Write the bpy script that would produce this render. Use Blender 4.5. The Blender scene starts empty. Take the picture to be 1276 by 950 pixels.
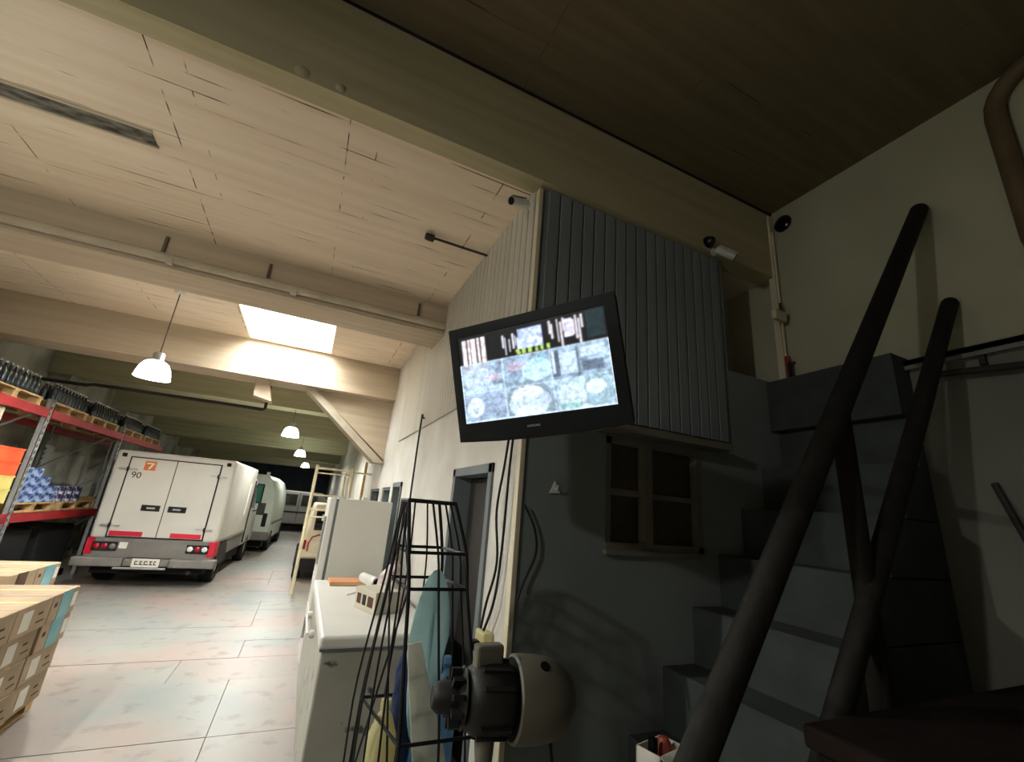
import bpy, bmesh, math, random
import numpy as np
from mathutils import Matrix, Vector
random.seed(7)
R = math.radians
scene = bpy.context.scene
COL = scene.collection

# ------------------------------------------------------------------ camera
YAW, PIT, ROL, FPX = .413792622, .295096621, .0829270311, 537.17
fw = Vector((math.sin(YAW)*math.cos(PIT), math.cos(YAW)*math.cos(PIT), math.sin(PIT)))
r0 = Vector((math.cos(YAW), -math.sin(YAW), 0)); u0 = r0.cross(fw)
rt = math.cos(ROL)*r0 + math.sin(ROL)*u0
up = -math.sin(ROL)*r0 + math.cos(ROL)*u0
cd = bpy.data.cameras.new('camera'); cam = bpy.data.objects.new('camera', cd); COL.objects.link(cam)
cd.sensor_width = 36; cd.lens = FPX/1276*36; cd.clip_start = .02; cd.clip_end = 200
cam.matrix_world = Matrix(((rt.x, up.x, -fw.x, 0), (rt.y, up.y, -fw.y, 0), (rt.z, up.z, -fw.z, 1.7), (0, 0, 0, 1)))
scene.camera = cam

# ------------------------------------------------------------------ world, daylight, exposure
w = bpy.data.worlds.new('sky'); scene.world = w; w.use_nodes = True
w.node_tree.nodes['Background'].inputs[0].default_value = (.80, .90, 1, 1)
w.node_tree.nodes['Background'].inputs[1].default_value = 1.5
def area(name, loc, sx, sy, energy, color, rot=(0, 0, 0)):
    d = bpy.data.lights.new(name, 'AREA'); d.shape = 'RECTANGLE'; d.size = sx; d.size_y = sy; d.energy = energy; d.color = color
    o = bpy.data.objects.new(name, d); COL.objects.link(o); o.location = loc; o.rotation_euler = rot
    return o
SKYLIGHTS = [(-1.3, -.05, 6.35, 7.9, 430)]
for i, (xa, xb, ya, yb, e) in enumerate(SKYLIGHTS):
    area('skylight_daylight', ((xa+xb)/2, (ya+yb)/2, 4.98), xb-xa, yb-ya, e, (.93, .97, 1))
LAMP_W = 1.0
vs = scene.view_settings
vs.view_transform = 'Standard'; vs.look = 'None'; vs.gamma = 1; vs.use_curve_mapping = False
vs.exposure = 0.0

# ------------------------------------------------------------------ materials
def lin(h):
    h = h.lstrip('#'); c = [int(h[i:i+2], 16)/255 for i in (0, 2, 4)]
    return tuple(x/12.92 if x <= .04045 else ((x+.055)/1.055)**2.4 for x in c) + (1,)
MATS = {}
def mat(name, c1, c2=None, rough=.7, metal=0, scale=3, stretch=(1, 1, 1), bump=0, spec=.4, rnd=0, trans=0, detail=6, lo=.35, hi=.7):
    if name in MATS: return MATS[name]
    m = bpy.data.materials.new(name); m.use_nodes = True; MATS[name] = m
    nt = m.node_tree; N = nt.nodes; L = nt.links; b = N['Principled BSDF']
    b.inputs['Roughness'].default_value = rough; b.inputs['Metallic'].default_value = metal
    b.inputs['Specular IOR Level'].default_value = spec
    b.inputs['Transmission Weight'].default_value = trans
    tc = N.new('ShaderNodeTexCoord'); mp = N.new('ShaderNodeMapping'); mp.inputs['Scale'].default_value = stretch
    L.new(tc.outputs['Object'], mp.inputs['Vector'])
    nz = N.new('ShaderNodeTexNoise'); nz.inputs['Scale'].default_value = scale; nz.inputs['Detail'].default_value = detail
    L.new(mp.outputs[0], nz.inputs['Vector'])
    rp = N.new('ShaderNodeValToRGB'); rp.color_ramp.elements[0].position = lo; rp.color_ramp.elements[1].position = hi
    rp.color_ramp.elements[0].color = lin(c1); rp.color_ramp.elements[1].color = lin(c2 or c1)
    L.new(nz.outputs['Fac'], rp.inputs[0])
    out = rp.outputs[0]
    if rnd:
        oi = N.new('ShaderNodeObjectInfo'); hs = N.new('ShaderNodeHueSaturation')
        mr = N.new('ShaderNodeMapRange'); mr.inputs['To Min'].default_value = 1-rnd; mr.inputs['To Max'].default_value = 1+rnd
        L.new(oi.outputs['Random'], mr.inputs['Value']); L.new(mr.outputs[0], hs.inputs['Value']); L.new(out, hs.inputs['Color'])
        out = hs.outputs[0]
    L.new(out, b.inputs['Base Color'])
    if bump:
        bp = N.new('ShaderNodeBump'); bp.inputs['Strength'].default_value = bump; bp.inputs['Distance'].default_value = .02
        L.new(nz.outputs['Fac'], bp.inputs['Height']); L.new(bp.outputs[0], b.inputs['Normal'])
    return m
def emis(name, c, s):
    if name in MATS: return MATS[name]
    m = bpy.data.materials.new(name); m.use_nodes = True; MATS[name] = m
    b = m.node_tree.nodes['Principled BSDF']; b.inputs['Base Color'].default_value = lin(c)
    b.inputs['Emission Color'].default_value = lin(c); b.inputs['Emission Strength'].default_value = s
    return m

SEAM = .677
def ceiling_mat(name, ca, cb, cline, world_rows=.13, lines=True):
    """board-marked concrete: long shuttering boards along X, broken dark joints, faint stains"""
    m = bpy.data.materials.new(name); m.use_nodes = True; MATS[name] = m
    nt = m.node_tree; N = nt.nodes; L = nt.links; b = N['Principled BSDF']; b.inputs['Roughness'].default_value = .85
    b.inputs['Specular IOR Level'].default_value = .2
    g = N.new('ShaderNodeNewGeometry')
    mp = N.new('ShaderNodeMapping'); L.new(g.outputs['Position'], mp.inputs['Vector'])
    mp.inputs['Scale'].default_value = (.35, 6, 6)
    n1 = N.new('ShaderNodeTexNoise'); n1.inputs['Scale'].default_value = 2.2; n1.inputs['Detail'].default_value = 8; L.new(mp.outputs[0], n1.inputs['Vector'])
    rp = N.new('ShaderNodeValToRGB'); rp.color_ramp.elements[0].position = .3; rp.color_ramp.elements[1].position = .7
    rp.color_ramp.elements[0].color = lin(ca); rp.color_ramp.elements[1].color = lin(cb); L.new(n1.outputs['Fac'], rp.inputs[0])
    br = N.new('ShaderNodeTexBrick'); br.inputs['Scale'].default_value = 1; br.inputs['Brick Width'].default_value = 3.1
    br.inputs['Row Height'].default_value = world_rows; br.inputs['Mortar Size'].default_value = .006; br.inputs['Mortar Smooth'].default_value = .4
    br.offset = .37
    L.new(g.outputs['Position'], br.inputs['Vector'])
    mp2 = N.new('ShaderNodeMapping'); mp2.inputs['Scale'].default_value = (.9, 3, 3); L.new(g.outputs['Position'], mp2.inputs['Vector'])
    n2 = N.new('ShaderNodeTexNoise'); n2.inputs['Scale'].default_value = 1.7; n2.inputs['Detail'].default_value = 3; L.new(mp2.outputs[0], n2.inputs['Vector'])
    r2 = N.new('ShaderNodeValToRGB'); r2.color_ramp.elements[0].position = .53; r2.color_ramp.elements[1].position = .66
    L.new(n2.outputs['Fac'], r2.inputs[0])
    mu = N.new('ShaderNodeMath'); mu.operation = 'MULTIPLY'; L.new(br.outputs['Fac'], mu.inputs[0]); L.new(r2.outputs[0], mu.inputs[1])
    sp = N.new('ShaderNodeSeparateXYZ'); L.new(g.outputs['Position'], sp.inputs[0])
    s1 = N.new('ShaderNodeMath'); s1.operation = 'MULTIPLY_ADD'; s1.inputs[1].default_value = 1/1.13; s1.inputs[2].default_value = SEAM; L.new(sp.outputs['X'], s1.inputs[0])
    s2 = N.new('ShaderNodeMath'); s2.operation = 'FRACT'; L.new(s1.outputs[0], s2.inputs[0])
    s3 = N.new('ShaderNodeMath'); s3.operation = 'COMPARE'; s3.inputs[1].default_value = .5; s3.inputs[2].default_value = .0035 if world_rows < .2 else .0015; L.new(s2.outputs[0], s3.inputs[0])
    n3 = N.new('ShaderNodeTexNoise'); n3.inputs['Scale'].default_value = 7; n3.inputs['Detail'].default_value = 2; L.new(g.outputs['Position'], n3.inputs['Vector'])
    r3 = N.new('ShaderNodeValToRGB'); r3.color_ramp.elements[0].position = .47; r3.color_ramp.elements[1].position = .6; L.new(n3.outputs['Fac'], r3.inputs[0])
    s4 = N.new('ShaderNodeMath'); s4.operation = 'MULTIPLY'; L.new(s3.outputs[0], s4.inputs[0]); L.new(r3.outputs[0], s4.inputs[1])
    s5 = N.new('ShaderNodeMath'); s5.operation = 'MAXIMUM'; L.new(s4.outputs[0], s5.inputs[0]); L.new(mu.outputs[0], s5.inputs[1])
    mx = N.new('ShaderNodeMixRGB'); mx.inputs[0].default_value = 0
    if lines: L.new(s5.outputs[0], mx.inputs[0])
    mx.inputs[2].default_value = lin(cline); L.new(rp.outputs[0], mx.inputs[1]); mx.inputs[2].default_value = lin(cline)
    L.new(mx.outputs[0], b.inputs['Base Color'])
    bp = N.new('ShaderNodeBump'); bp.inputs['Strength'].default_value = .25; bp.inputs['Distance'].default_value = .01
    L.new(n1.outputs['Fac'], bp.inputs['Height']); L.new(bp.outputs[0], b.inputs['Normal'])
    return m

def slab_mat():
    """worn painted concrete: grey-white paint, pinkish bare patches, scuffs; each slab its own shade"""
    m = bpy.data.materials.new('floor_slab'); m.use_nodes = True
    nt = m.node_tree; N = nt.nodes; L = nt.links; b = N['Principled BSDF']; b.inputs['Roughness'].default_value = .42
    g = N.new('ShaderNodeNewGeometry')
    def noise(sc, det, stretch=(1, 1, 1)):
        mp = N.new('ShaderNodeMapping'); mp.inputs['Scale'].default_value = stretch; L.new(g.outputs['Position'], mp.inputs['Vector'])
        n = N.new('ShaderNodeTexNoise'); n.inputs['Scale'].default_value = sc; n.inputs['Detail'].default_value = det; L.new(mp.outputs[0], n.inputs['Vector']); return n
    def ramp(src, lo, hi, a=(0, 0, 0, 1), c=(1, 1, 1, 1)):
        r = N.new('ShaderNodeValToRGB'); r.color_ramp.elements[0].position = lo; r.color_ramp.elements[1].position = hi
        r.color_ramp.elements[0].color = a; r.color_ramp.elements[1].color = c; L.new(src, r.inputs[0]); return r
    base = ramp(noise(.9, 4).outputs['Fac'], .3, .7, lin('#7f8582'), lin('#969489'))
    pink = ramp(noise(.8, 10, (1, .8, 1)).outputs['Fac'], .44, .56)
    m1 = N.new('ShaderNodeMixRGB'); L.new(base.outputs[0], m1.inputs[1]); m1.inputs[2].default_value = lin('#9a8a80')
    oi = N.new('ShaderNodeObjectInfo')
    mu = N.new('ShaderNodeMath'); mu.operation = 'MULTIPLY'; L.new(pink.outputs[0], mu.inputs[0]); mu.inputs[1].default_value = .85
    L.new(mu.outputs[0], m1.inputs[0])
    sc = ramp(noise(5, 12, (1, 1, 1)).outputs['Fac'], .56, .72)
    m2 = N.new('ShaderNodeMixRGB'); m2.inputs[2].default_value = lin('#6a5f58'); L.new(m1.outputs[0], m2.inputs[1])
    mu2 = N.new('ShaderNodeMath'); mu2.operation = 'MULTIPLY'; mu2.inputs[1].default_value = .6; L.new(sc.outputs[0], mu2.inputs[0]); L.new(mu2.outputs[0], m2.inputs[0])
    hs = N.new('ShaderNodeHueSaturation'); mr = N.new('ShaderNodeMapRange'); mr.inputs['To Min'].default_value = .95; mr.inputs['To Max'].default_value = 1.04
    L.new(oi.outputs['Random'], mr.inputs['Value']); L.new(mr.outputs[0], hs.inputs['Value']); L.new(m2.outputs[0], hs.inputs['Color'])
    L.new(hs.outputs[0], b.inputs['Base Color'])
    bp = N.new('ShaderNodeBump'); bp.inputs['Strength'].default_value = .2; bp.inputs['Distance'].default_value = .01
    L.new(sc.outputs[0], bp.inputs['Height']); L.new(bp.outputs[0], b.inputs['Normal'])
    return m

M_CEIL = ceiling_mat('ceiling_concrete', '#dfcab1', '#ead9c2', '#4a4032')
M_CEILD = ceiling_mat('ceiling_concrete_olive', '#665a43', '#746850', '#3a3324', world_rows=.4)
M_BEAM = ceiling_mat('beam_concrete', '#b3a28c', '#c4b49d', '#6b604e', world_rows=.2, lines=False)
M_FASC = ceiling_mat('fascia_concrete', '#aa9f7c', '#b9ae8c', '#5c543c', world_rows=.3, lines=False)
M_OLIVE = ceiling_mat('beam_olive', '#a3a081', '#b8b495', '#55523c', world_rows=.2, lines=False)
M_SLAB = slab_mat()
M_FLOORBASE = mat('floor_base', '#7e7a72', '#8c877e', scale=6)
M_WALLW = mat('plaster_offwhite', '#b9b6ab', '#cfcdc4', rough=.8, scale=1.6, bump=.05)
M_WALLG = mat('plaster_grey', '#767c7a', '#828886', rough=.8, scale=1.4, bump=.06)
M_WALLC = mat('plaster_cream', '#a29f86', '#b0ad94', rough=.85, scale=1.2, bump=.06)
M_LOWBAND = mat('lower_band_grey', '#6b6a60', '#77766b', rough=.8, scale=1.3, bump=.06)
M_WALLL = mat('plaster_stained', '#8a8a7e', '#bdbdae', rough=.9, scale=1.0, bump=.1, lo=.4, hi=.6)
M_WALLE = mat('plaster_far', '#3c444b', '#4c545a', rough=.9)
M_PLANKG = mat('plank_grey', '#7b8182', '#8a9090', rough=.6, scale=2, stretch=(8, 8, .6), rnd=.08)
M_PLANKW = mat('plank_white', '#b3aea0', '#c6c1b4', rough=.6, scale=2, stretch=(8, 8, .6), rnd=.06)
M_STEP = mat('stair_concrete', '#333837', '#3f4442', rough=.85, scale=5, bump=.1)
M_BLACK = mat('black_plastic', '#07080a', '#0b0c0f', rough=.45, spec=.15)
M_BLACKM = mat('black_matt', '#131314', '#1b1b1c', rough=.8)
M_WIRE = mat('black_wire', '#17191b', '#222527', rough=.45, metal=.3)
M_WHITE = mat('white_enamel', '#d6d4cc', '#e2e0d8', rough=.3, scale=2)
M_FRSIDE = mat('fridge_side', '#cbcabf', '#d2d1c6', rough=.45, scale=2)
M_FZGREY = mat('freezer_body', '#a7a698', '#b4b3a6', rough=.5, scale=3)
M_DIRT = mat('grime_patch', '#4c4b45', '#6a6961', rough=.8, scale=9)
M_WOOD = mat('pale_wood', '#b99a66', '#d1b483', rough=.7, scale=3, stretch=(1, 6, 6))
M_WOODD = mat('dark_brown_wood', '#140e0b', '#1e1511', rough=.9, spec=.1, scale=3, stretch=(6, 6, .7), bump=.2)
M_POLE = mat('dark_timber', '#151310', '#201d18', rough=.8, spec=.2, scale=4, stretch=(5, 5, .6), bump=.2)
M_RACKRED = mat('rack_red', '#8e1d22', '#a12a2c', rough=.45, scale=4)
M_RACKST = mat('rack_upright', '#8f9492', '#a9adaa', rough=.45, metal=.4, scale=8)
M_STEEL = mat('bare_steel', '#a8a8a4', '#bcbcb8', rough=.4, metal=.7)
M_PIPE = mat('painted_pipe', '#a79b85', '#bcb09a', rough=.6)
M_STRAP = mat('strap_brown', '#5a4f41', '#6a5e4f', rough=.7)
M_DARKP = mat('dark_pipe', '#2e2822', '#3b342d', rough=.7)
M_VANW = mat('van_white', '#c4c2b8', '#d0cec4', rough=.28, scale=1.2, spec=.5)
M_VANG = mat('van_grey', '#6d6a64', '#7c7973', rough=.5, scale=4)
M_VANRED = mat('van_red', '#b3162c', '#c21f36', rough=.4)
M_RUB = mat('rubber', '#121212', '#1e1e1e', rough=.85, scale=10)
M_GLASSD = mat('dark_glass', '#0d1113', '#161b1d', rough=.08, spec=.7)
M_GLASSG = mat('green_glass', '#2f6b58', '#3d7d68', rough=.1, spec=.7)
M_LAMPRED = mat('tail_red', '#8c0f1e', '#a11a28', rough=.2)
M_LAMPW = mat('tail_white', '#d8d8d4', '#e6e6e2', rough=.2)
M_ORANGE = mat('orange_print', '#c9692f', '#d67a3c', rough=.6)
M_INK = mat('ink', '#1c1c1e', rough=.7)
M_KRAFT = mat('kraft_carton', '#9f8a70', '#b39c80', rough=.85, scale=5, rnd=.09)
M_TEALP = mat('teal_print', '#6fa3ab', '#86b6bb', rough=.8, scale=6)
M_LABEL = mat('paper_label', '#d9d5c8', '#e8e4d8', rough=.8)
M_BROWNT = mat('brown_print', '#4a3226', '#5b3f30', rough=.8)
M_CRATEO = mat('orange_crate', '#d9471c', '#ea5c2b', rough=.45, rnd=.06)
M_CRATEY = mat('yellow_crate', '#cdbb62', '#dccb78', rough=.45, rnd=.06)
M_BLUEPK = mat('blue_pack', '#1d3a78', '#9fb6d6', rough=.3, scale=14, detail=2, lo=.42, hi=.62, rnd=.12)
M_PURPK = mat('purple_pack', '#2d2c58', '#c9c9d8', rough=.3, scale=16, detail=2, lo=.45, hi=.6, rnd=.12)
M_BOTTLE = mat('dark_bottle', '#1a2329', '#2a353b', rough=.15, spec=.6)
M_TEAL = mat('teal_plastic', '#a5c4c6', '#b8d2d3', rough=.35)
M_BLUE = mat('blue_plastic', '#5b86a8', '#a9c4d6', rough=.25, scale=7, trans=.2)
M_NAVY = mat('navy_bag', '#1e2a48', '#33466c', rough=.5, scale=6)
M_CREAM = mat('cream_plastic', '#cfc795', '#ddd6a8', rough=.4)
M_CREAM2 = mat('cream_tube', '#c9bd98', '#d8cdaa', rough=.5)
M_CREAMW = mat('cream_paint', '#c9bfa2', '#d7ceb4', rough=.5, scale=3)
M_WHITEP = mat('white_plastic', '#c8c8c0', '#d8d8d0', rough=.4)
M_FANG = mat('fan_grey', '#5c584d', '#6a6557', rough=.4, scale=3)
M_FANB = mat('fan_black', '#0c0b09', '#151310', rough=.55)
M_CANV = mat('printed_bag', '#b7a6a2', '#d4c8c4', rough=.8, scale=12, detail=2)
M_COPPER = mat('red_valve', '#8e3b2c', '#a34a38', rough=.5)
M_FRAMEB = mat('frame_brown', '#5a4a33', '#6b5940', rough=.6, scale=4)
M_GREYF = mat('door_frame_grey', '#5f6667', '#6c7374', rough=.55)
M_DOORD = mat('door_leaf_dark', '#1f1c19', '#2a2622', rough=.6)
M_PANE = mat('brown_pane', '#3b3325', '#4c4230', rough=.25, spec=.5, scale=3)
M_WINF = mat('window_wood', '#6c6758', '#7b7666', rough=.6)
M_STAIN = mat('stained_channel', '#2d2a26', '#8a8478', rough=.8, scale=5, stretch=(1.5, 4, 1))
M_BULB = emis('lamp_shade_glow', '#f4fff6', 9.0)
M_BULBIN = emis('lamp_bulb_glow', '#fffaf0', 30.0)
def frosted():
    m = bpy.data.materials.new('frosted_skylight'); m.use_nodes = True
    nt = m.node_tree; N = nt.nodes; N.remove(N['Principled BSDF'])
    t = N.new('ShaderNodeBsdfTranslucent'); t.inputs[0].default_value = (.95, .95, .93, 1)
    tr = N.new('ShaderNodeBsdfTransparent'); mx = N.new('ShaderNodeMixShader'); mx.inputs[0].default_value = .5
    nt.links.new(tr.outputs[0], mx.inputs[1]); nt.links.new(t.outputs[0], mx.inputs[2]); nt.links.new(mx.outputs[0], N['Material Output'].inputs[0])
    return m
M_FROST = frosted()

def translucify(m, col, fac):
    nt = m.node_tree; N = nt.nodes; t = N.new('ShaderNodeBsdfTranslucent'); t.inputs[0].default_value = lin(col)
    mx = N.new('ShaderNodeMixShader'); mx.inputs[0].default_value = fac
    nt.links.new(N['Principled BSDF'].outputs[0], mx.inputs[1]); nt.links.new(t.outputs[0], mx.inputs[2]); nt.links.new(mx.outputs[0], N['Material Output'].inputs[0])
M_WPT = mat('white_thin_plastic', '#d2d2c8', '#dedfd4', rough=.4)
translucify(M_TEAL, '#d3e8e8', .6); translucify(M_BLUE, '#a8cbe4', .6); translucify(M_WPT, '#e4e4da', .5); translucify(M_CREAM, '#ece4b4', .4)

# ------------------------------------------------------------------ builders
MW = {}
class B:
    def __init__(s): s.v = []; s.f = []
    def add(s, vs_, fs):
        k = len(s.v); s.v += [tuple(v) for v in vs_]; s.f += [tuple(i+k for i in f) for f in fs]; return s
    def box(s, a, b, M=None):
        (x0, y0, z0), (x1, y1, z1) = a, b
        p = [Vector(q) for q in ((x0, y0, z0), (x1, y0, z0), (x1, y1, z0), (x0, y1, z0), (x0, y0, z1), (x1, y0, z1), (x1, y1, z1), (x0, y1, z1))]
        if M is not None: p = [M @ q for q in p]
        return s.add(p, [(0, 3, 2, 1), (4, 5, 6, 7), (0, 1, 5, 4), (1, 2, 6, 5), (2, 3, 7, 6), (3, 0, 4, 7)])
    def hexa(s, p):
        return s.add(p, [(0, 3, 2, 1), (4, 5, 6, 7), (0, 1, 5, 4), (1, 2, 6, 5), (2, 3, 7, 6), (3, 0, 4, 7)])
    def tube(s, path, r, n=8, closed=False, caps=True):
        P = [Vector(p) for p in path]; rs = r if isinstance(r, (list, tuple)) else [r]*len(P)
        k = len(P); ring = []
        ref = None
        for i, p in enumerate(P):
            if closed: d = (P[(i+1) % k]-P[i-1])
            else: d = P[min(i+1, k-1)]-P[max(i-1, 0)]
            d.normalize()
            if ref is None:
                ref = Vector((0, 0, 1)) if abs(d.z) < .9 else Vector((1, 0, 0))
            a = d.cross(ref).normalized(); ref2 = a.cross(d).normalized(); ref = ref2
            ring.append([p+(a*math.cos(2*math.pi*j/n)+ref2*math.sin(2*math.pi*j/n))*rs[i] for j in range(n)])
        vs_ = [v for rr in ring for v in rr]; fs = []
        for i in range(k if closed else k-1):
            i2 = (i+1) % k
            for j in range(n): fs.append((i*n+j, i*n+(j+1) % n, i2*n+(j+1) % n, i2*n+j))
        if caps and not closed: fs += [tuple(range(n-1, -1, -1)), tuple(range((k-1)*n, k*n))]
        return s.add(vs_, fs)
    def lathe(s, prof, M=None, n=24, cap=False):
        """prof: (radius, height) about local Z"""
        vs_ = []; fs = []
        for (r, z) in prof:
            for j in range(n):
                a = 2*math.pi*j/n; vs_.append(Vector((r*math.cos(a), r*math.sin(a), z)))
        for i in range(len(prof)-1):
            for j in range(n): fs.append((i*n+j, i*n+(j+1) % n, (i+1)*n+(j+1) % n, (i+1)*n+j))
        if cap: fs += [tuple(range(n-1, -1, -1)), tuple(range((len(prof)-1)*n, len(prof)*n))]
        if M is not None: vs_ = [M @ v for v in vs_]
        return s.add(vs_, fs)
    def prism(s, poly, M, d):
        """polygon in local XY, extruded by d along local Z"""
        n = len(poly); vs_ = [M @ Vector((x, y, 0)) for x, y in poly]+[M @ Vector((x, y, d)) for x, y in poly]
        return s.add(vs_, [tuple(range(n-1, -1, -1)), tuple(range(n, 2*n))]+[(i, (i+1) % n, n+(i+1) % n, n+i) for i in range(n)])
    def mesh(s, name, bevel=0, seg=2, smooth=False):
        me = bpy.data.meshes.new(name); bm = bmesh.new()
        vv = [bm.verts.new(v) for v in s.v]
        for f in s.f:
            try: bm.faces.new([vv[i] for i in f])
            except ValueError: pass
        bmesh.ops.recalc_face_normals(bm, faces=bm.faces)
        if bevel: bmesh.ops.bevel(bm, geom=list(bm.edges), offset=bevel, segments=seg, affect='EDGES', profile=.5, clamp_overlap=True)
        if smooth:
            for f in bm.faces: f.smooth = True
            for e in bm.edges:
                if len(e.link_faces) == 2 and e.calc_face_angle(0) > .7: e.smooth = False
        bm.to_mesh(me); bm.free(); return me
    def build(s, name, m, parent=None, bevel=0, seg=2, smooth=False, local=False):
        me = s.mesh(name, bevel, seg, smooth); me.materials.append(m)
        o = bpy.data.objects.new(name, me); COL.objects.link(o)
        MW[o] = Matrix.Identity(4)
        if parent is not None:
            o.parent = parent; MW[o] = MW[parent].copy()
            if not local: me.transform(MW[parent].inverted())
        return o
def bx(a, b): return B().box(a, b)
def tag(o, label=None, cat=None, group=None, kind=None):
    if label: o['label'] = label
    if cat: o['category'] = cat
    if group: o['group'] = group
    if kind: o['kind'] = kind
    return o
def thing(name, label, cat, loc=(0, 0, 0), rotz=0, group=None, kind=None, Mx=None):
    o = bpy.data.objects.new(name, None); COL.objects.link(o); o.empty_display_size = .1
    M = Mx if Mx is not None else Matrix.Translation(loc) @ Matrix.Rotation(rotz, 4, 'Z')
    o.matrix_world = M; MW[o] = M.copy()
    return tag(o, label, cat, group, kind)
def inst(me, name, parent, loc, m=None, rot=None):
    """one more piece sharing mesh data, placed in the parent's local space"""
    o = bpy.data.objects.new(name, me); COL.objects.link(o); o.parent = parent; o.location = loc
    if rot: o.rotation_euler = rot
    MW[o] = MW[parent] @ Matrix.Translation(loc)
    return o
def dup(root, loc, rotz=0, label=None, parent=None):
    def cp(o, par):
        c = o.copy(); COL.objects.link(c); c.parent = par
        for ch in list(o.children): cp(ch, c)
        return c
    r = cp(root, parent); r.location = loc; r.rotation_euler = (0, 0, rotz)
    if label: r['label'] = label
    MW[r] = Matrix.Translation(loc) @ Matrix.Rotation(rotz, 4, 'Z')
    return r
def struct(name, b, m, label=None, **k):
    o = b.build(name, m, **k); o['kind'] = 'structure'
    if label: o['label'] = label
    return o
def text_part(name, txt, size, M, m, parent, depth=.001, align='CENTER'):
    c = bpy.data.curves.new(name, 'FONT'); c.body = txt; c.size = size; c.extrude = depth; c.align_x = align; c.align_y = 'CENTER'
    o = bpy.data.objects.new(name, c); COL.objects.link(o)
    dg = bpy.context.evaluated_depsgraph_get(); me = bpy.data.meshes.new_from_object(o.evaluated_get(dg))
    bpy.data.objects.remove(o); bpy.data.curves.remove(c)
    me.transform(M); me.materials.clear(); me.materials.append(m)
    ob = bpy.data.objects.new(name, me); COL.objects.link(ob); ob.parent = parent; MW[ob] = MW[parent].copy()
    return ob

# ------------------------------------------------------------------ dimensions of the place
XW, YD, XR, XL = 1.19, 2.45, 3.80, -5.0       # office side wall, office end wall, right wall, left wall
ZL, ZD = 4.12, 4.85                            # hall ceiling, entrance ceiling
YF = 2.38                                      # face of the drop between both ceilings
YB, YE = -4.0, 28.5                            # back wall, far end

# ------------------------------------------------------------------ floor
fl = struct('floor', bx((XL, YB, -.2), (XR, YE, -.03)), M_FLOORBASE, 'worn concrete floor of large painted slabs')
xs = [XL, -1.9, XW]
ys = [2.45]
while ys[-1] < 14: ys.append(ys[-1]+random.choice([.62, .8, .95, 1.1]))
ys += [16.5, 19.5, 23, 27, YE]
for j in range(len(ys)-1):
    off = random.choice([-.9, -.3, .5, 1.1, 1.6])
    xx = [xs[0]]+[x+off for x in xs[1:-1]]+[xs[-1]]
    for i in range(len(xx)-1):
        bx((xx[i]+.0025, ys[j]+.0025, -.03), (xx[i+1]-.0025, ys[j+1]-.0025, random.uniform(-.002, .001))).build('slab', M_SLAB, fl)
for a, b_ in ((XL, -2.6), (-2.6, -.2), (-.2, 1.9), (1.9, XR)):
    for c, d in ((YB, -1.5), (-1.5, .6), (.6, 2.45)):
        bx((a+.004, c+.004, -.03), (b_-.004, d-.004, 0)).build('slab', M_SLAB, fl)
bx((XW+.004, 2.454, -.03), (XR, YE, 0)).build('slab', M_SLAB, fl)

# ------------------------------------------------------------------ ceilings, drop face, beams
sx0, sx1, sy0, sy1, _e = SKYLIGHTS[0]
YC = YF+.1
ce = B(); ce.box((XL, YC, ZL), (sx0, YE, ZL+.16)).box((sx1, YC, ZL), (XR, YE, ZL+.16)).box((sx0, YC, ZL), (sx1, sy0, ZL+.16)).box((sx0, sy1, ZL), (sx1, YE, ZL+.16))
struct('ceiling', ce, M_CEIL, 'pale board-marked concrete hall ceiling with dark broken joints')
well = B(); T = .1
well.box((sx0-T, sy0-T, ZL+.16), (sx0, sy1+T, 4.85)).box((sx1, sy0-T, ZL+.16), (sx1+T, sy1+T, 4.85)).box((sx0, sy0-T, ZL+.16), (sx1, sy0, 4.85)).box((sx0, sy1, ZL+.16), (sx1, sy1+T, 4.85))
sk = struct('window_1', well, M_WHITE, 'bright square skylight shaft in the hall ceiling')
bx((sx0, sy0, 4.80), (sx1, sy1, 4.815)).build('pane', M_FROST, sk)
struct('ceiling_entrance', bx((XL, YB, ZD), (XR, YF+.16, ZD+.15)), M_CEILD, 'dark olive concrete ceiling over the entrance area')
fa = struct('trim_1', B().box((XL, YF, ZL-.03), (XR, YF+.16, ZD-.014)), M_FASC, 'deep concrete beam face where the ceiling drops')
bx((XL, YF-.012, ZD-.02), (XR, YF+.01, ZD-.002)).build('cable', M_BLACKM, fa)
for (px, w_) in ((-.50, .05), (-.28, .035)):
    B().lathe([(w_, -.005), (w_*.9, .006), (w_*.5, .014), (w_*.2, .016)], Matrix.Translation((px, YF+.005, ZL+.02)) @ Matrix.Rotation(R(90), 4, 'X'), 10, True).build('spalled_patch', M_FASC, fa, smooth=True)
def beam(name, y0, y1, zb, m, label, lip=.05):
    b = B().box((XL, y0, zb+lip), (XW+.0, y1, ZL)).box((XL, y0-.02, zb), (XW, y1+.02, zb+lip))
    return struct(name, b, m, label)
beam('trim_2', 4.90, 5.40, 3.72, M_BEAM, 'nearest concrete roof beam carrying a long painted pipe')
beam('trim_3', 7.98, 8.5, 3.5, M_BEAM, 'concrete roof beam right behind the skylight')
beam('trim_4', 11.2, 11.7, 3.62, M_OLIVE, 'third concrete roof beam beyond the white box van')
beam('trim_5', 14.4, 14.9, 3.45, M_OLIVE, 'fourth concrete roof beam under the second lamp')
beam('trim_6', 17.9, 18.4, 3.3, M_OLIVE, 'fifth concrete roof beam by the third lamp')
beam('trim_7', 21.6, 22.1, 3.2, M_OLIVE, 'sixth concrete roof beam deep in the hall')
beam('trim_8', 25.5, 26, 3.1, M_OLIVE, 'last concrete roof beam before the dark end')
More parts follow.
